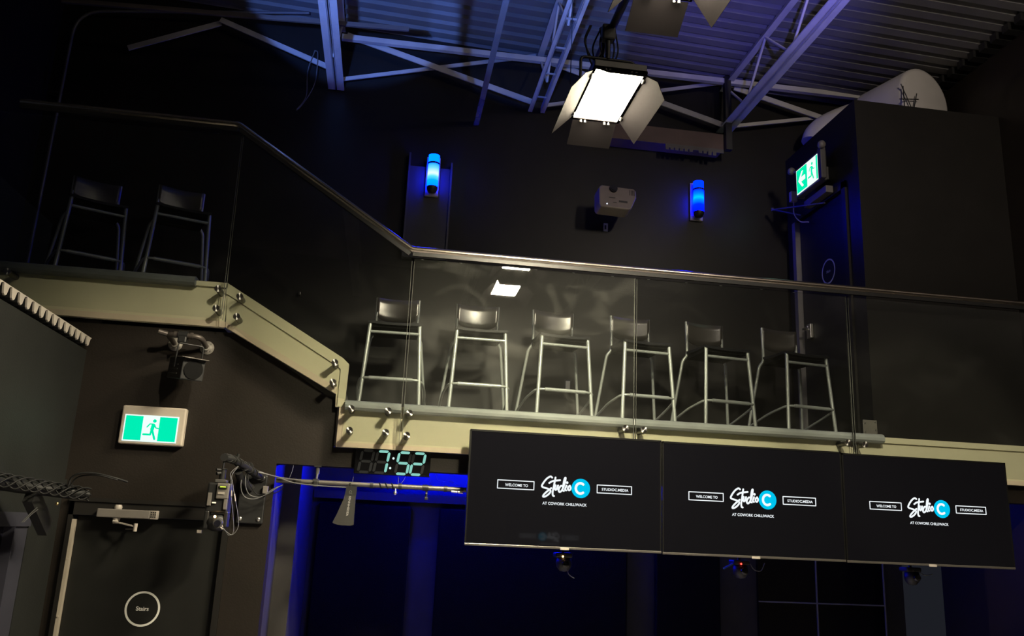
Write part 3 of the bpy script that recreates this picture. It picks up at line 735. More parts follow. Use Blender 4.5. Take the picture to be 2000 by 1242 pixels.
# ================================================================== STUDIO PANEL LIGHTS
def panel_light(x0, x1, y0, y1, z, label, far=(.20, .33), side=(.24, .20)):
    cx, cy = (x0+x1)/2, (y0+y1)/2
    t = thing('studio_light', label, 'studio light', (cx, cy, z))
    MB().bbox(x0-.012, x1+.012, y0-.012, y1+.012, z+.004, z+.05, b=.006).build('housing', lamphouse, t)
    MB().box(x0-.014, x1+.014, y0-.014, y0, z-.006, z+.01).box(x0-.014, x1+.014, y1, y1+.014, z-.006, z+.01).box(x0-.014, x0, y0, y1, z-.006, z+.01).box(x1, x1+.014, y0, y1, z-.006, z+.01).build('face_frame', flapm, t)
    MB().box(x0, x1, y0, y1, z, z+.004).build('light_face', panelm, t)
    def quad(name, a, b, c, d):
        P = [Vector(p) for p in (a, b, c, d)]; nrm = (P[1]-P[0]).cross(P[2]-P[1]).normalized()*.003
        mb = MB().add([p for p in P]+[p+nrm for p in P], [(0,1,2,3),(7,6,5,4),(0,4,5,1),(1,5,6,2),(2,6,7,3),(3,7,4,0)])
        return mb.build(name, flapm, t)
    # far flap, near flap (hangs almost straight down), left and right flaps
    quad('barn_door', (x0, y1+.016, z-.01), (x1, y1+.016, z-.01), (x1+.0, y1+.175, z-.10), (x0-.0, y1+.175, z-.10))
    quad('barn_door', (x0, y0-.016, z-.01), (x1, y0-.016, z-.01), (x1-.01, y0-.165, z-.115), (x0+.03, y0-.165, z-.115))
    def side(sx, xe):
        X = xe+sx*.016
        th_ = math.radians(50 if sx > 0 else 44)
        n_ = Vector((sx*math.sin(th_), 0, math.cos(th_))); d_ = Vector((sx*math.cos(th_), 0, -math.sin(th_)))
        L = [(0, y0+.01), (0, y1-.01), (.155, y1+.02), (.16, y0+.02), (.07, y0-.04)]
        P = [Vector((X, yy, z-.01))+d_*q for q, yy in L]; n = len(P); nn = n_*.003
        mb = MB().add(P+[p+nn for p in P], [list(range(n)), list(range(n, 2*n))[::-1]]+[(i, i+n, (i+1) % n+n, (i+1) % n) for i in range(n)])
        mb.build('barn_door', flapm, t)
    side(-1, x0); side(1, x1)
    mb = MB()
    for x in (x0+.05, x0+.075, x1-.075, x1-.05):
        mb.cyl((x, y1+.012, z-.002), (x, y1+.012, z-.024), .007, 10).cyl((x, y0-.012, z-.002), (x, y0-.012, z-.02), .006, 10)
    for yy in (y0+.06, y1-.06):
        for x in (x0-.014, x1+.014): mb.cyl((x, yy-.015, z-.004), (x, yy+.015, z-.012), .01, 10)
    mb.build('hinges', hingem, t)
    p = fillet([(x0-.025, cy, z+.05), (x0-.025, cy, z+.24), (x1+.025, cy, z+.24), (x1+.025, cy, z+.05)], .03, 4)
    MB().tube(p, .009, 10).build('yoke', blackm, t)
    MB().cyl((cx, cy, z+.24), (cx, cy, z+.40), .016).bbox(cx-.04, cx+.04, cy-.03, cy+.03, z+.36, z+.46, b=.01).build('pipe_clamp', blackm, t)
    return t
panel_light(.968, 1.240, 4.03, 4.60, 4.56, 'glowing white panel light with four open barn doors, hanging mid-room')
panel_light(1.005, 1.275, 2.86, 3.42, 4.62, 'panel light cut off by the top edge with its grey flap showing')
tag(MB().cyl((1.13, -2.5, 5.02), (1.13, 5.2, 5.02), .024).build('ceiling_pipe', blackm), 'black overhead pipe that carries the panel lights', 'pipe')
for (px_, py_, lab) in ((1.05, 4.36, 'tangle of thin black cable hanging over the lit panel light'), (1.2, 3.8, 'drooping black cable loop between the two panel lights')):
    rr = random.Random(px_*9)
    mb = MB()
    for k_ in range(4):
        a = rr.uniform(-.05, .05)
        mb.tube(smoothpath([(px_+a, py_, 5.04), (px_+a-.04, py_+rr.uniform(-.05, .05), 4.9), (px_+a+.03, py_+.02, 4.74+.03*k_), (px_+a+.08, py_, 4.88), (px_+a+.06, py_, 5.03)]), .005, 8)
    tag(mb.build('hanging_cable', cablem), lab, 'cable')
tag(MB().cyl((1.005, 4.9, 4.95), (1.005, 4.9, 6.5), .003, 6).build('safety_wire', cablem), 'thin safety wire hanging straight down left of the panel light', 'wire')

# ================================================================== ROOF STEEL
def joist(x, wide, gap, lab):
    t = thing('roof_joist', lab, 'joist', (x, 4.0, 6.0), group='roof joists running towards the back wall')
    mb = MB()
    for s in (-1, 1):
        a, b = sorted((s*gap/2, s*(gap/2+wide)))
        mb.box(x+a, x+b, -2.9, 7.29, 6.0, 6.012); mb.box(x+s*gap/2-.004, x+s*gap/2+.004, -2.9, 7.29, 6.0, 6.06)
    mb.build('bottom_chord', steelm, t)
    mb = MB(); zt = deck(x)-.07
    for s in (-1, 1): a, b = sorted((s*.01, s*.03)); mb.box(x+a, x+b, -2.9, 7.29, zt, zt+.01)
    mb.box(x-.01, x+.01, -2.9, 7.29, zt, zt+.06)
    mb.build('top_chord', steelm, t)
    mb = MB(); yy = 7.2; flip = 0
    while yy > -2:
        a, b = (6.03, zt) if flip else (zt, 6.03)
        mb.cyl((x, yy, a), (x, yy-.45, b), .012, 8); yy -= .45; flip ^= 1
    mb.build('web_rods', steelm, t)
    if gap > .05:
        mb = MB(); yy = 7.0
        while yy > 0: mb.box(x-gap/2, x+gap/2, yy-.01, yy+.01, 6.004, 6.010); yy -= .42
        mb.build('stitch_bars', steelm, t)
joist(-.72, .062, .022, 'wide blue-lit roof joist above the stairs')
joist(1.17, .035, .09, 'twin-angle roof joist left of the panel light')
joist(3.05, .062, .022, 'wide violet-lit roof joist slanting down at the upper right')
def bar(p0, p1, wd, lab, m=steelm, name='cross_brace', grp='cross braces between the roof joists'):
    return tag(MB().obox(p0, p1, .012, wd, (0, 0, 1)).obox((p0[0], p0[1]+.012, p0[2]-.0), (p1[0], p1[1]+.012, p1[2]), .03, .006).build(name, m), lab, 'brace', grp)
bar((-.69, 7.20, 6.06), (1.13, 7.20, 6.55), .035, 'flat brace rising right from the left joist foot')
bar((-.66, 7.16, 6.50), (1.12, 7.16, 6.03), .055, 'broad brown brace falling right to the middle joist foot')
bar((1.22, 7.20, 6.03), (3.0, 7.20, 6.50), .035, 'flat brace rising right behind the panel light')
bar((1.24, 7.16, 6.48), (3.0, 7.16, 6.02), .055, 'broad brace falling right behind the panel light flap')
bar((3.10, 7.20, 6.04), (4.9, 7.20, 6.44), .035, 'flat brace rising right from the violet joist foot')
bar((3.12, 7.16, 6.44), (4.9, 7.16, 6.02), .055, 'broad brace falling right towards the duct')
bar((-2.56, 7.20, 6.13), (-1.80, 7.20, 6.49), .05, 'dim tilted brace end at the upper left, rising right')
bar((-1.80, 7.16, 6.50), (-.80, 7.16, 6.15), .05, 'dim brace at the upper left falling right to the wide joist')
tag(MB().obox((-.70, 7.10, 6.435), (4.95, 7.10, 6.47), .045, .05).build('bridging_bar', steelm), 'long blue-lit bridging bar crossing under the deck', 'bar')
tag(B(2.985, 3.045, 7.06, 7.12, 5.72, 6.5).build('hanger_post', blackm), 'black vertical hanger post at the foot of the violet joist', 'post')
# slotted struts
def strut(p0, p1, w_, lab, m):
    p0, p1 = Vector(p0), Vector(p1)
    t = tag(MB().obox(p0, p1, w_, .006).obox(p0+Vector((0, 0, .02)), p1+Vector((0, 0, .02)), w_*.3, .04).build('slotted_strut', m), lab, 'strut')
    return t
strut((.60, -1.0, 5.80), (.60, 7.29, 5.80), .048, 'glossy blue-lit slotted strut reaching to the back wall', mat('zinc_strut', (.4, .42, .45), .25, metal=.7))
tag(MB().obox((-2.9, 6.6, 6.155), (-.09, 6.6, 6.285), .05, .022).obox((-2.9, 6.56, 6.12), (-.09, 6.56, 6.25), .02, .016).build('slotted_strut', mat('dull_strut', (.15, .13, .12), .4, metal=.3)), 'dull strut crossing the upper left corner in front of the wide joist', 'strut')
# conduit at upper left
p = fillet([(-3.06, 7.22, 3.71), (-3.05, 7.22, 6.45), (-1.0, 7.0, 6.58)], .25, 8)
cd = tag(MB().tube(p, .014, 12).build('conduit', mat('conduit_grey', (.12, .12, .13), .4, metal=.2)), 'thin conduit climbing the left corner and bending along the ceiling', 'conduit')
MB().bbox(-3.12, -3.04, 7.21, 7.24, 5.62, 5.65, b=.004).build('strap', capm, cd)
for i, (x, lab) in enumerate(((-.97, 'thin cable loop drooping from the brace left of the wide joist'), )):
    tag(MB().tube(smoothpath([(-.93, 7.12, 6.28), (-.97, 7.1, 6.05), (-.96, 7.1, 5.8), (-1.03, 7.1, 5.66), (-.98, 7.12, 5.74), (-.90, 7.12, 5.95), (-.90, 7.12, 6.24), (-.93, 7.12, 6.28)]), .004, 8).build('hanging_cable', greycable), lab, 'cable')
# soffit box with sticker row
t = thing('soffit_box', 'reddish-brown boxed beam end high on the back wall with a row of small stickers', 'beam', (2.4, 7.2, 5.72))
MB().box(1.7, 2.98, 7.12, 7.3, 5.735, 5.90).build('box', mat('soffit_paint', (.11, .07, .06), .6), t)
mb = MB()
for i in range(11):
    if i == 6: continue
    mb.box(2.40+i*.047, 2.40+i*.047+.034, 7.112, 7.12, 5.675+(0 if i < 9 else -.01), 5.715)
mb.box(2.40, 2.98, 7.116, 7.124, 5.70, 5.74)
mb.build('sticker_row', mat('faded_sticker', (.10, .09, .09), .6), t)

# duct above the block
t = thing('air_duct', 'large pale round air duct bulging above the black wall block', 'duct', (4.45, 6.5, 5.9))
mb = MB().lathe([(.0, 0), (.275, .004), (.31, .02), (.318, .05), (.318, .55)], 40, 'Y', (0, 0, 0))
mb.xf(Matrix.Translation((4.66, 6.42, 6.11)) @ Matrix.Rotation(math.radians(18), 4, 'Z'))
mb.build('duct_drum', ductm, t)
MB().tube(smoothpath([(4.55, 6.75, 6.15), (4.30, 6.90, 6.16), (4.05, 7.0, 6.07), (3.93, 7.05, 5.98), (3.89, 7.06, 5.88)]), .13, 24).build('duct_elbow', ductm, t)
mb = MB()
for a, b in (((4.33, 6.30, 6.16), (4.48, 6.33, 5.84)), ((4.30, 6.29, 6.0), (4.52, 6.34, 6.05)), ((4.35, 6.30, 5.80), (4.35, 6.30, 6.14)), ((4.42, 6.32, 5.80), (4.50, 6.33, 6.1))): mb.cyl(a, b, .005, 6)
mb.obox((4.34, 6.31, 5.90), (4.45, 6.33, 5.89), .02, .035)
mb.build('duct_strap', blackm, t)
# cable hoops at the top right
tag(MB().tube(smoothpath([(4.92, 5.4, 6.05), (4.86, 5.4, 5.98), (4.83, 5.4, 5.86), (4.87, 5.4, 5.76)]), .009, 10).build('hanging_cable', palegrey), 'pale cable hoop at the top right corner', 'cable')
tag(MB().tube(smoothpath([(4.98, 5.4, 5.62), (4.93, 5.4, 5.5), (4.90, 5.4, 5.36)]), .010, 10).build('hanging_cable', palegrey), 'short pale cable end on the right wall below the hoop', 'cable')
mb = MB(); yy = 5.2
while yy < 7.1: mb.box(4.90, 5.05, yy, yy+.075, deck(5)-.075, deck(5)-.006); yy += .145
tag(mb.build('deck_closure', blackm), 'row of dark closure blocks where the roof deck meets the right wall', 'trim')

# ================================================================== CORRUGATED ROOF OF THE LEFT ROOM
mb = MB(); prof = []; P_ = .1005; yy = 3.0; z0 = 3.245
n_ = 0
while yy < 5.98:
    for q, dz in ((0, 0), (.15, -.052), (.32, -.062), (.5, -.052), (.68, -.008), (.84, 0)): prof.append((yy+q*P_, z0+dz-.0))
    yy += P_
n = len(prof)
def corr(xa, xb, top):
    v = [(xa, a, b) for a, b in prof]+[(xa, a, top) for a, b in prof]+[(xb, a, b) for a, b in prof]+[(xb, a, top) for a, b in prof]
    fs = []
    for i in range(n-1):
        fs.extend([(i, i+1, n+i+1, n+i), (2*n+i, 3*n+i, 3*n+i+1, 2*n+i+1), (i, 2*n+i, 2*n+i+1, i+1), (n+i, n+i+1, 3*n+i+1, 3*n+i)])
    fs.extend([(0, n, 3*n, 2*n), (n-1, 3*n-1, 4*n-1, 2*n-1)])
    return MB().add(v, fs)
t = thing('corrugated_sheet', 'corrugated metal sheet edge with pale teeth along the top of the left room wall', 'roof sheet', (-2.2, 4.6, 3.21))
corr(-4.0, -2.055, z0+.004).build('sheet', blackm, t)
corr(-2.055, -2.045, z0+.004).build('cut_edge', corrm, t)

# ================================================================== PIPE BRACKET + SPOTLIGHT
t = thing('pipe_bracket', 'dark iron pipe bracket with two round flanges under the landing', 'pipe bracket', (-1.42, 6.04, 3.25))
for fx, fz in ((-1.505, 3.254), (-1.291, 3.245)):
    f = MB().lathe([(.047, 0), (.047, -.010), (.024, -.012), (.022, -.03)], 28, 'Y', (fx, 6.04, fz)).build('flange', flangem, t)
    mb = MB()
    for a in (45, 135, 225, 315): mb.cyl((fx+.035*math.cos(math.radians(a)), 6.03, fz+.035*math.sin(math.radians(a))), (fx+.035*math.cos(math.radians(a)), 6.026, fz+.035*math.sin(math.radians(a))), .005, 8)
    mb.build('screws', chrome, f)
p = fillet([(-1.505, 6.03, 3.254), (-1.525, 5.87, 3.29), (-1.305, 5.87, 3.285), (-1.291, 6.03, 3.245)], .05, 6)
MB().tube(p, .0175, 16).cyl((-1.48, 5.87, 3.289), (-1.46, 5.87, 3.289), .022).cyl((-1.375, 5.87, 3.287), (-1.355, 5.87, 3.287), .022).cyl((-1.525, 5.87, 3.29), (-1.58, 5.85, 3.30), .017).build('pipe', ironm, t)
t = thing('spotlight', 'black boxy spotlight hanging from the iron pipe bracket', 'spotlight', (-1.40, 5.9, 3.0))
ang = Matrix.Translation((-1.355, 5.82, 3.055)) @ Matrix.Rotation(math.radians(32), 4, 'Z') @ Matrix.Rotation(math.radians(8), 4, 'X')
bd = MB().bbox(-.075, .075, -.12, .15, -.075, .065, b=.006).xf(ang).build('body', blackm, t)
mb = MB()
for i in range(3): mb.box(-.077, -.074, -.04, .12, -.045+i*.03, -.037+i*.03)
mb.xf(ang).build('cooling_slots', darkgrey, bd)
MB().lathe([(.062, -.128), (.062, -.118), (.055, -.116), (.048, -.10), (.0, -.098)], 28, 'Y', (0, 0, -.005)).xf(ang).build('lens', mat('dark_lens', (.01, .01, .01), .1, coat=.5), bd)
MB().box(-.08, .08, -.16, .13, .066, .070).box(-.05, .03, -.02, .08, .070, .078).xf(ang).build('top_plate', midgrey, bd)
p = fillet([(-.085, 0, .0), (-.085, 0, .16), (.085, 0, .16), (.085, 0, .0)], .02, 3)
MB().tube([ang @ Vector(q) for q in p], .005, 8).build('yoke', blackm, t)
MB().lathe([(.03, -.03), (.03, .03)], 16, 'X', (-1.42, 5.87, 3.288)).bbox(-1.45, -1.39, 5.84, 5.90, 3.23, 3.28, b=.01).build('clamp', blackm, t)

# ================================================================== CAMERA ON ARM
t = thing('camera_arm', 'black jointed wall arm wrapped in cable that holds the box camera', 'mounting arm', (-.83, 6.04, 2.3))
MB().bbox(-.955, -.78, 6.01, 6.04, 2.07, 2.393, b=.008).build('wall_plate', blackm, t)
mb = MB()
for x, z in ((-.81, 2.373), (-.81, 2.10), (-.93, 2.10)): mb.lathe([(.014, 0), (.012, -.006), (.004, -.008)], 14, 'Y', (x, 6.01, z))
mb.build('bolts', chrome, t)
p = smoothpath([(-.82, 6.01, 2.375), (-.86, 5.94, 2.40), (-.92, 5.85, 2.44), (-.98, 5.75, 2.47), (-1.02, 5.7, 2.475)])
MB().tube(p, .022, 14).lathe([(.025, -.02), (.025, .02)], 16, 'Y', (-1.02, 5.70, 2.475)).lathe([(.03, -.025), (.03, .025)], 16, 'Y', (-.90, 5.92, 2.44)).cyl((-.955, 5.78, 2.47), (-.95, 5.78, 2.51), .01).build('arm', blackm, t)
rr = random.Random(4); mb = MB()
for k_ in range(16):
    c = Vector(p[int((k_+.5)/16*(len(p)-1))]); mb.tube([c+Vector((.0+.024*math.cos(a), .01*math.sin(a+k_), .025*math.sin(a))) for a in [2*PI*j/10 for j in range(10)]], .005, 6, closed=True)
mb.build('cable_wrap', cablem, t)
MB().tube(smoothpath([(-.88, 6.01, 2.3), (-.94, 5.92, 2.36), (-.95, 5.86, 2.40)]), .026, 12).build('lower_arm', blackm, t)
t = thing('box_camera', 'small grey and black robotic camera with a green level, hanging from the arm', 'camera', (-1.02, 5.7, 2.05))
MB().cyl((-1.022, 5.70, 2.45), (-1.022, 5.70, 2.40), .006).lathe([(.028, 2.40), (.028, 2.405)], 18, 'Z', (-1.02, 5.70, 0)).lathe([(.020, 2.335), (.022, 2.40)], 18, 'Z', (-1.02, 5.70, 0)).cyl((-1.03, 5.68, 2.395), (-1.055, 5.66, 2.395), .008).cyl((-1.03, 5.68, 2.375), (-1.05, 5.66, 2.37), .01).build('ball_head', blackm, t)
MB().bbox(-1.055, -.985, 5.66, 5.74, 2.315, 2.335, b=.004).build('quick_plate', darkgrey, t)
bd = MB().bbox(-1.095, -.955, 5.66, 5.78, 2.13, 2.315, b=.012).build('body', blackm, t)
f = MB().bbox(-1.035, -.96, 5.645, 5.665, 2.215, 2.312, b=.006).bbox(-1.085, -1.062, 5.648, 5.662, 2.17, 2.25, b=.002).bbox(-.985, -.962, 5.648, 5.662, 2.15, 2.215, b=.003).build('front_plate', midgrey, bd)
MB().bbox(-1.022, -.972, 5.637, 5.646, 2.278, 2.296, b=.003).build('level_holder', blackm, f)
MB().cyl((-1.015, 5.636, 2.288), (-.979, 5.636, 2.288), .005, 10).build('level_vial', levelm, f)
MB().bbox(-1.025, -.985, 5.641, 5.646, 2.242, 2.256, b=.001).build('label_plate', palegrey, f)
MB().bbox(-1.055, -1.03, 5.650, 5.656, 2.185, 2.194, b=.001).build('small_tag', white, bd)
hd = MB().lathe([(.0, -.06), (.04, -.055), (.052, -.03), (.055, .0), (.05, .04), (.0, .06)], 24, 'X', (-1.02, 5.70, 2.07)).bbox(-1.095, -1.065, 5.66, 5.74, 2.03, 2.14, b=.008).bbox(-.975, -.95, 5.66, 5.74, 2.04, 2.14, b=.008).build('head', blackm, t)
MB().cyl((-1.0, 5.66, 2.07), (-1.0, 5.62, 2.065), .03, 24, .028).build('lens_barrel', darkgrey, hd)
MB().cyl((-1.0, 5.621, 2.065), (-1.0, 5.617, 2.065), .02, 24).build('lens_glass', mat('lens_glass', (.01, .01, .015), .05, coat=1), hd)
MB().disc((0, 0), .008, FY(-1.022, 5.628, 2.105), .002, 12).build('indicator', amberled, hd)
MB().bbox(-1.13, -1.10, 5.68, 5.70, 2.0, 2.02, b=.004).build('latch', palegrey, hd)
# camera cables
def cable(pts, r, lab, m=greycable, ends=None):
    o = MB().tube(smoothpath(pts, 7), r, 8).build('signal_cable', m)
    tag(o, lab, 'cable')
    if ends:
        for a, b in ends: MB().cyl(a, b, r*2.2, 10).build('connector', palegrey, o)
cable([(-.95, 5.80, 2.43), (-.975, 5.72, 2.38), (-.96, 5.68, 2.33), (-.945, 5.66, 2.24), (-.92, 5.66, 2.12), (-.905, 5.66, 2.02), (-.93, 5.66, 1.995), (-.96, 5.65, 2.03), (-.985, 5.64, 2.06)], .002, 'thin grey cable looping from the arm to the camera head, inner loop', greycable, [((-.947, 5.66, 2.27), (-.943, 5.66, 2.235)), ((-.97, 5.645, 2.045), (-.985, 5.64, 2.06))])
cable([(-.945, 5.80, 2.43), (-.965, 5.72, 2.37), (-.95, 5.68, 2.32), (-.925, 5.66, 2.24), (-.895, 5.66, 2.14), (-.88, 5.66, 2.05), (-.91, 5.66, 2.0), (-.95, 5.65, 2.02), (-.985, 5.64, 2.05)], .002, 'thin grey cable looping from the arm to the camera head, outer loop', greycable, [((-.927, 5.66, 2.25), (-.915, 5.66, 2.205)), ((-.97, 5.645, 2.03), (-.985, 5.64, 2.045))])
cable([(-.86, 5.94, 2.42), (-.75, 5.97, 2.39), (-.64, 5.975, 2.375), (-.55, 5.972, 2.368)], .004, 'grey cable running from the arm onto the lighting pipe, upper strand')
cable([(-.86, 5.94, 2.41), (-.72, 5.97, 2.385), (-.60, 5.965, 2.35), (-.4, 5.968, 2.338), (-.2, 5.968, 2.338)], .004, 'grey cable drooping along the underside of the lighting pipe')
cable([(-.93, 5.9, 2.40), (-.93, 5.9, 2.30), (-.90, 5.92, 2.24), (-.84, 5.93, 2.23), (-.77, 5.93, 2.26), (-.70, 5.93, 2.31), (-.665, 5.93, 2.33)], .003, 'loose bundle of thin cables below the arm reaching towards the alcove, lower strand')
cable([(-.91, 5.9, 2.40), (-.90, 5.9, 2.31), (-.87, 5.92, 2.255), (-.80, 5.93, 2.245), (-.74, 5.93, 2.29), (-.69, 5.93, 2.32)], .003, 'loose bundle of thin cables below the arm reaching towards the alcove, upper strand')
cable([(-.90, 5.9, 2.41), (-.88, 5.9, 2.33), (-.83, 5.93, 2.265), (-.78, 5.93, 2.26), (-.70, 5.93, 2.28), (-.66, 5.93, 2.315)], .003, 'loose bundle of thin cables below the arm reaching towards the alcove, middle strand', cablem)
t = tag(MB().bbox(-.80, -.765, 5.98, 6.0, 2.27, 2.32, b=.003).box(-.79, -.775, 6.0, 6.04, 2.29, 2.30).build('cable_box', midgrey), 'small grey junction box dangling beside the alcove corner', 'junction box')

# ================================================================== LIGHTING PIPE UNDER THE BALCONY
tag(MB().cyl((-.72, 6.0, 2.362), (4.5, 6.0, 2.362), .0165, 20).build('lighting_pipe', pipem), 'long grey metal pipe running under the balcony behind the displays', 'pipe')
t = thing('pipe_hanger', 'black pipe hanger fixed under the header left of the clock', 'hanger', (-.455, 6.0, 2.36))
MB().cyl((-.455, 6.05, 2.477), (-.455, 6.05, 2.42), .014).cyl((-.455, 6.05, 2.43), (-.455, 6.02, 2.38), .008).build('stem', darkgrey, t)
MB().lathe([(.024, -.02), (.024, .02)], 18, 'X', (-.455, 6.0, 2.362)).bbox(-.47, -.44, 5.965, 5.99, 2.33, 2.37, b=.004).box(-.48, -.43, 6.03, 6.08, 2.468, 2.477).build('clamp', blackm, t)
for x, lab in ((-.60, 'cable tie near the left end of the lighting pipe'), (-.08, 'wide black tape wrap on the pipe left of the clock dots'), (.115, 'black tape wrap on the pipe under the clock'), (.29, 'black clamp on the pipe under the right half of the clock'), (.43, 'black tie beside the bare bright stretch of pipe')):
    wd = .02 if x in (.29,) else .011
    tag(MB().lathe([(.0215, -wd), (.0215, wd)], 18, 'X', (x, 6.0, 2.362)).build('pipe_wrap', blackm), lab, 'cable tie', 'black wraps around the lighting pipe')
mb = MB()
for k_ in range(3):
    x = -.03+k_*.042; mb.tube([(x+.02*j/8, 6.0+.0195*math.cos(PI*j/8+PI/2+.2), 2.362+.0195*math.sin(-PI*j/8+PI/2)) if False else (x+.022*j/8, 6.0-.0195*math.sin(PI*j/8), 2.362+.0195*math.cos(PI*j/8)) for j in range(9)], .004, 6)
tag(mb.build('cable_spiral', cablem), 'black cable spiralling around the pipe beneath the clock', 'cable')
MBc = MB().cyl((.47, 5.972, 2.345), (.51, 5.972, 2.343), .008).cyl((.515, 5.972, 2.343), (.55, 5.972, 2.342), .009)
tag(MBc.build('cable_connector', chrome), 'shiny barrel connector hanging on the pipe left of the displays', 'connector')
t = thing('pipe_clip', 'small black clip hanging under the pipe below the clock', 'clip', (.30, 6.0, 2.28))
MB().cyl((.30, 6.0, 2.34), (.30, 6.0, 2.285), .008).bbox(.288, .312, 5.99, 6.01, 2.28, 2.30, b=.003).build('hook', blackm, t)
MB().cyl((.30, 5.995, 2.325), (.30, 5.985, 2.325), .006).build('bolt', chrome, t)
tag(MB().lathe([(.0, -.016), (.012, -.01), (.014, 0), (.01, .012), (.0, .015)], 16, 'Z', (.085, 5.985, 2.318)).cyl((.085, 5.985, 2.33), (.085, 5.99, 2.345), .005).build('thumb_screw', chrome), 'round metal thumb screw under the pipe left of the clip', 'screw')
# thin fishing lines / wires around the pipe
for i, (a, b, lab) in enumerate((((.10, 6.0, 2.375), (.095, 6.0, 2.438), 'left thin wire tying the clock to the pipe'), ((.115, 6.0, 2.375), (.15, 6.0, 2.438), 'right thin wire tying the clock to the pipe'),
                                 ((-.21, 6.0, 2.375), (-.215, 6.05, 2.48), 'fine wire rising from the pipe above the antenna paddle'), ((-.635, 6.0, 2.38), (-.62, 6.05, 2.48), 'fine wire rising from the left end of the pipe'))):
    tag(MB().tube([a, ((Vector(a)+Vector(b))/2+Vector((.004, 0, 0))), b], .0013, 6).build('tie_wire', greycable), lab, 'wire')
for pts, lab in (([(.38, 6.6, 2.614), (.40, 6.6, 2.47), (.45, 6.6, 2.445), (.5, 6.6, 2.45), (.56, 6.6, 2.42)], 'thin loose wire in the blue alcove, upper one'), ([(.33, 6.6, 2.614), (.36, 6.6, 2.41), (.42, 6.6, 2.385), (.48, 6.6, 2.378)], 'thin loose wire in the blue alcove, lower one')):
    tag(MB().tube(smoothpath(pts), .0015, 6).build('loose_wire', greycable), lab, 'wire')
# antenna paddle
t = thing('antenna_paddle', 'dark grey paddle antenna with vertical maker lettering hanging from the pipe', 'antenna', (-.22, 5.98, 2.09))
q = [(-.245, 2.345), (-.178, 2.345), (-.179, 2.27), (-.177, 2.092), (-.20, 2.086), (-.245, 2.086), (-.285, 2.088), (-.319, 2.10), (-.29, 2.17), (-.258, 2.26)]
MB().prism([(a, b) for a, b in q], 5.955, 5.967).build('blade', mat('paddle_grey', (.03, .029, .027), .5, spec=.3), t)
MB().prism([(-.247, 2.347), (-.176, 2.347), (-.1765, 2.285), (-.252, 2.285)], 5.9535, 5.9685).cyl((-.225, 5.96, 2.345), (-.225, 5.99, 2.36), .01).build('collar', blackm, t)
Fs = lambda u, v, d: Vector((-.222+v-.018*u/.08*.3, 5.9545-d, 2.215-u))
MB().text('SENNHEISER', .019, Fs, bold=.01, sx=1.25).build('lettering', mat('paddle_print', (.32, .31, .30), .5), t)
Fs2 = lambda u, v, d: Vector((-.215+u, 5.9525-d, 2.305+v))
MB().stroke(sm2([(-.008, -.010), (-.008, .006), (0, .012), (.006, .004), (.0, -.006), (.010, -.010)]), .0018, Fs2).build('emblem', mat('paddle_print2', (.3, .3, .29), .5), t)

# ================================================================== SMALL CAMERAS UNDER THE DISPLAYS
def ptz(x, z, ledm, lab, cab):
    t = thing('ceiling_camera', lab, 'camera', (x, 6.0, z), group=None)
    MB().bbox(x-.06, x+.06, 5.95, 6.05, z-.02, z+.012, b=.008).cyl((x, 6.0, z+.01), (x, 6.0, 2.345), .012).build('mount', blackm, t)
    b = MB().lathe([(.0, -.062), (.03, -.055), (.05, -.03), (.056, .0), (.05, .03), (.03, .05)], 24, 'Z', (x+.01, 6.0, z-.055)).build('head', blackm, t)
    MB().lathe([(.024, 0), (.024, -.02), (.018, -.022), (.0, -.022)], 20, 'Y', (x+.01, 5.945, z-.06)).build('lens', mat('ptz_lens', (.01, .01, .01), .08, coat=.6), b)
    MB().disc((0, 0), .006, FY(x-.01, 5.943, z-.012), .003, 10).build('indicator', ledm, b)
    MB().tube(smoothpath([(p[0]+x, 5.97, p[1]+z) for p in cab]), .003, 6).build('cable', greycable, t)
ptz(1.275, 1.955, amberled, 'small black camera with an amber light under the left display', [(.03, -.09), (.04, -.13), (.08, -.155)])
ptz(2.57, 1.955, redled, 'small black camera with a red light under the middle display', [(.07, -.01), (.10, -.05), (.15, -.055), (.18, .0)])
ptz(3.90, 1.955, darkgrey, 'small unlit black camera under the right display', [(.05, -.02), (.10, -.04), (.16, -.03)])
tag(MB().obox((2.44, 5.97, 1.905), (2.52, 5.98, 1.945), .018, .01).build('pipe_clip', mat('blue_clip', (.05, .10, .35), .4)), 'small blue clip left of the red-lit camera', 'clip')

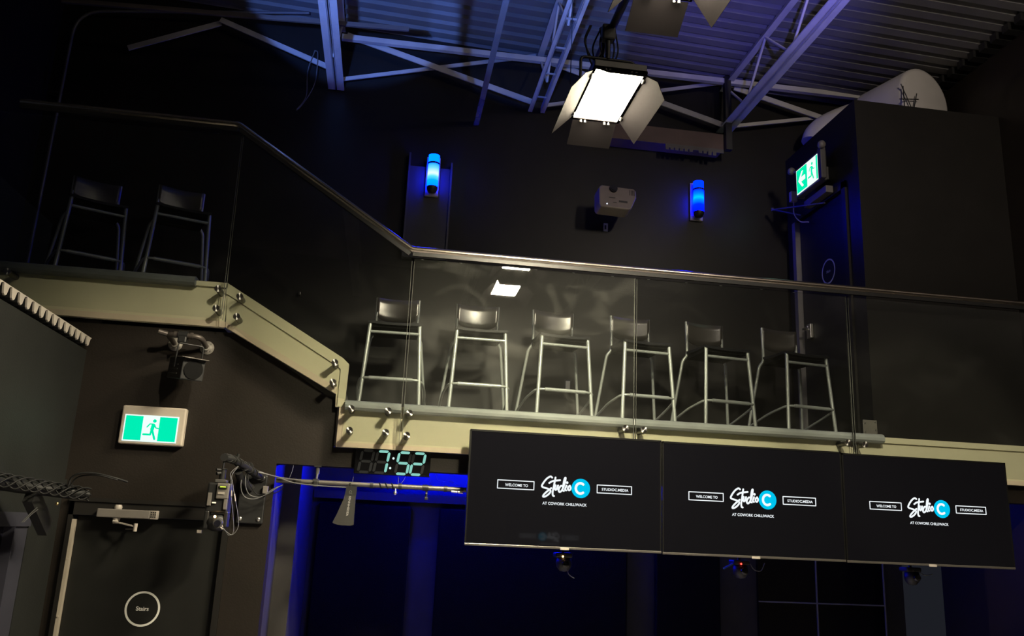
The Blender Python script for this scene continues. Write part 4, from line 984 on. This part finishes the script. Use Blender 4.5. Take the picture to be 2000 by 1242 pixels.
# ================================================================== CABLE-WRAPPED BAR AT THE LEFT
t = thing('cable_bar', 'thick black cable-wrapped bar sticking in at the left edge above the window', 'bar', (-1.95, 5.0, 2.2))
mb = MB().tube([(-2.02, 4.72, 2.25), (-1.96, 5.0, 2.22), (-1.86, 5.12, 2.207), (-1.75, 5.2, 2.20), (-1.66, 5.25, 2.193)], [.036, .038, .032, .036, .018], 16)
mb.build('wrapped_bar', cablem, t)
mb = MB()
for q in range(5):
    mb.tube([(-2.01+.35*k/24, 4.74+(.51*k/24)-.036*math.cos(k*.55+q*1.3)*.8, 2.248-.053*k/24+.036*math.sin(k*.55+q*1.3)) for k in range(25)], .0045, 6)
mb.build('cable_wrap', cablem, t)
MB().lathe([(.0, -.008), (.008, -.006), (.008, 0)], 12, 'Y', (-1.73, 4.98, 2.135)).build('brass_screw', mat('brass', (.7, .5, .2), .3, metal=1), t)
MB().obox((-1.90, 5.05, 2.18), (-1.90, 5.35, 2.0), .05, .10).build('bracket', blackm, t)
tag(MB().tube(smoothpath([(-1.73, 5.1, 2.235), (-1.72, 5.1, 2.28), (-1.68, 5.1, 2.305), (-1.60, 5.12, 2.31), (-1.50, 5.15, 2.29), (-1.45, 5.2, 2.275)]), .006, 8).tube(smoothpath([(-1.725, 5.12, 2.235), (-1.71, 5.12, 2.27), (-1.67, 5.12, 2.295), (-1.58, 5.12, 2.30), (-1.49, 5.15, 2.28)]), .004, 8).build('signal_cable', cablem), 'black cable arching off the end of the wrapped bar', 'cable')
tag(MB().tube(smoothpath([(-1.89, 5.0, 2.03), (-1.86, 5.0, 2.07), (-1.83, 5.0, 2.10)]), .003, 6).tube(smoothpath([(-1.90, 5.0, 2.03), (-1.865, 5.0, 2.075), (-1.835, 5.0, 2.11)]), .003, 6).build('signal_cable', greycable), 'pair of thin grey cables under the wrapped bar by the window', 'cable')

# ================================================================== OPPOSITE DISPLAY (mirrored in the left screen)
t = display(-.70, .70, 0, .79, 'display screen at the back of the studio, faintly mirrored in the left display', -.47, .44, 1.0, 0)
t.location = (2.68, -2.1, 1.62); t.rotation_euler.z = PI
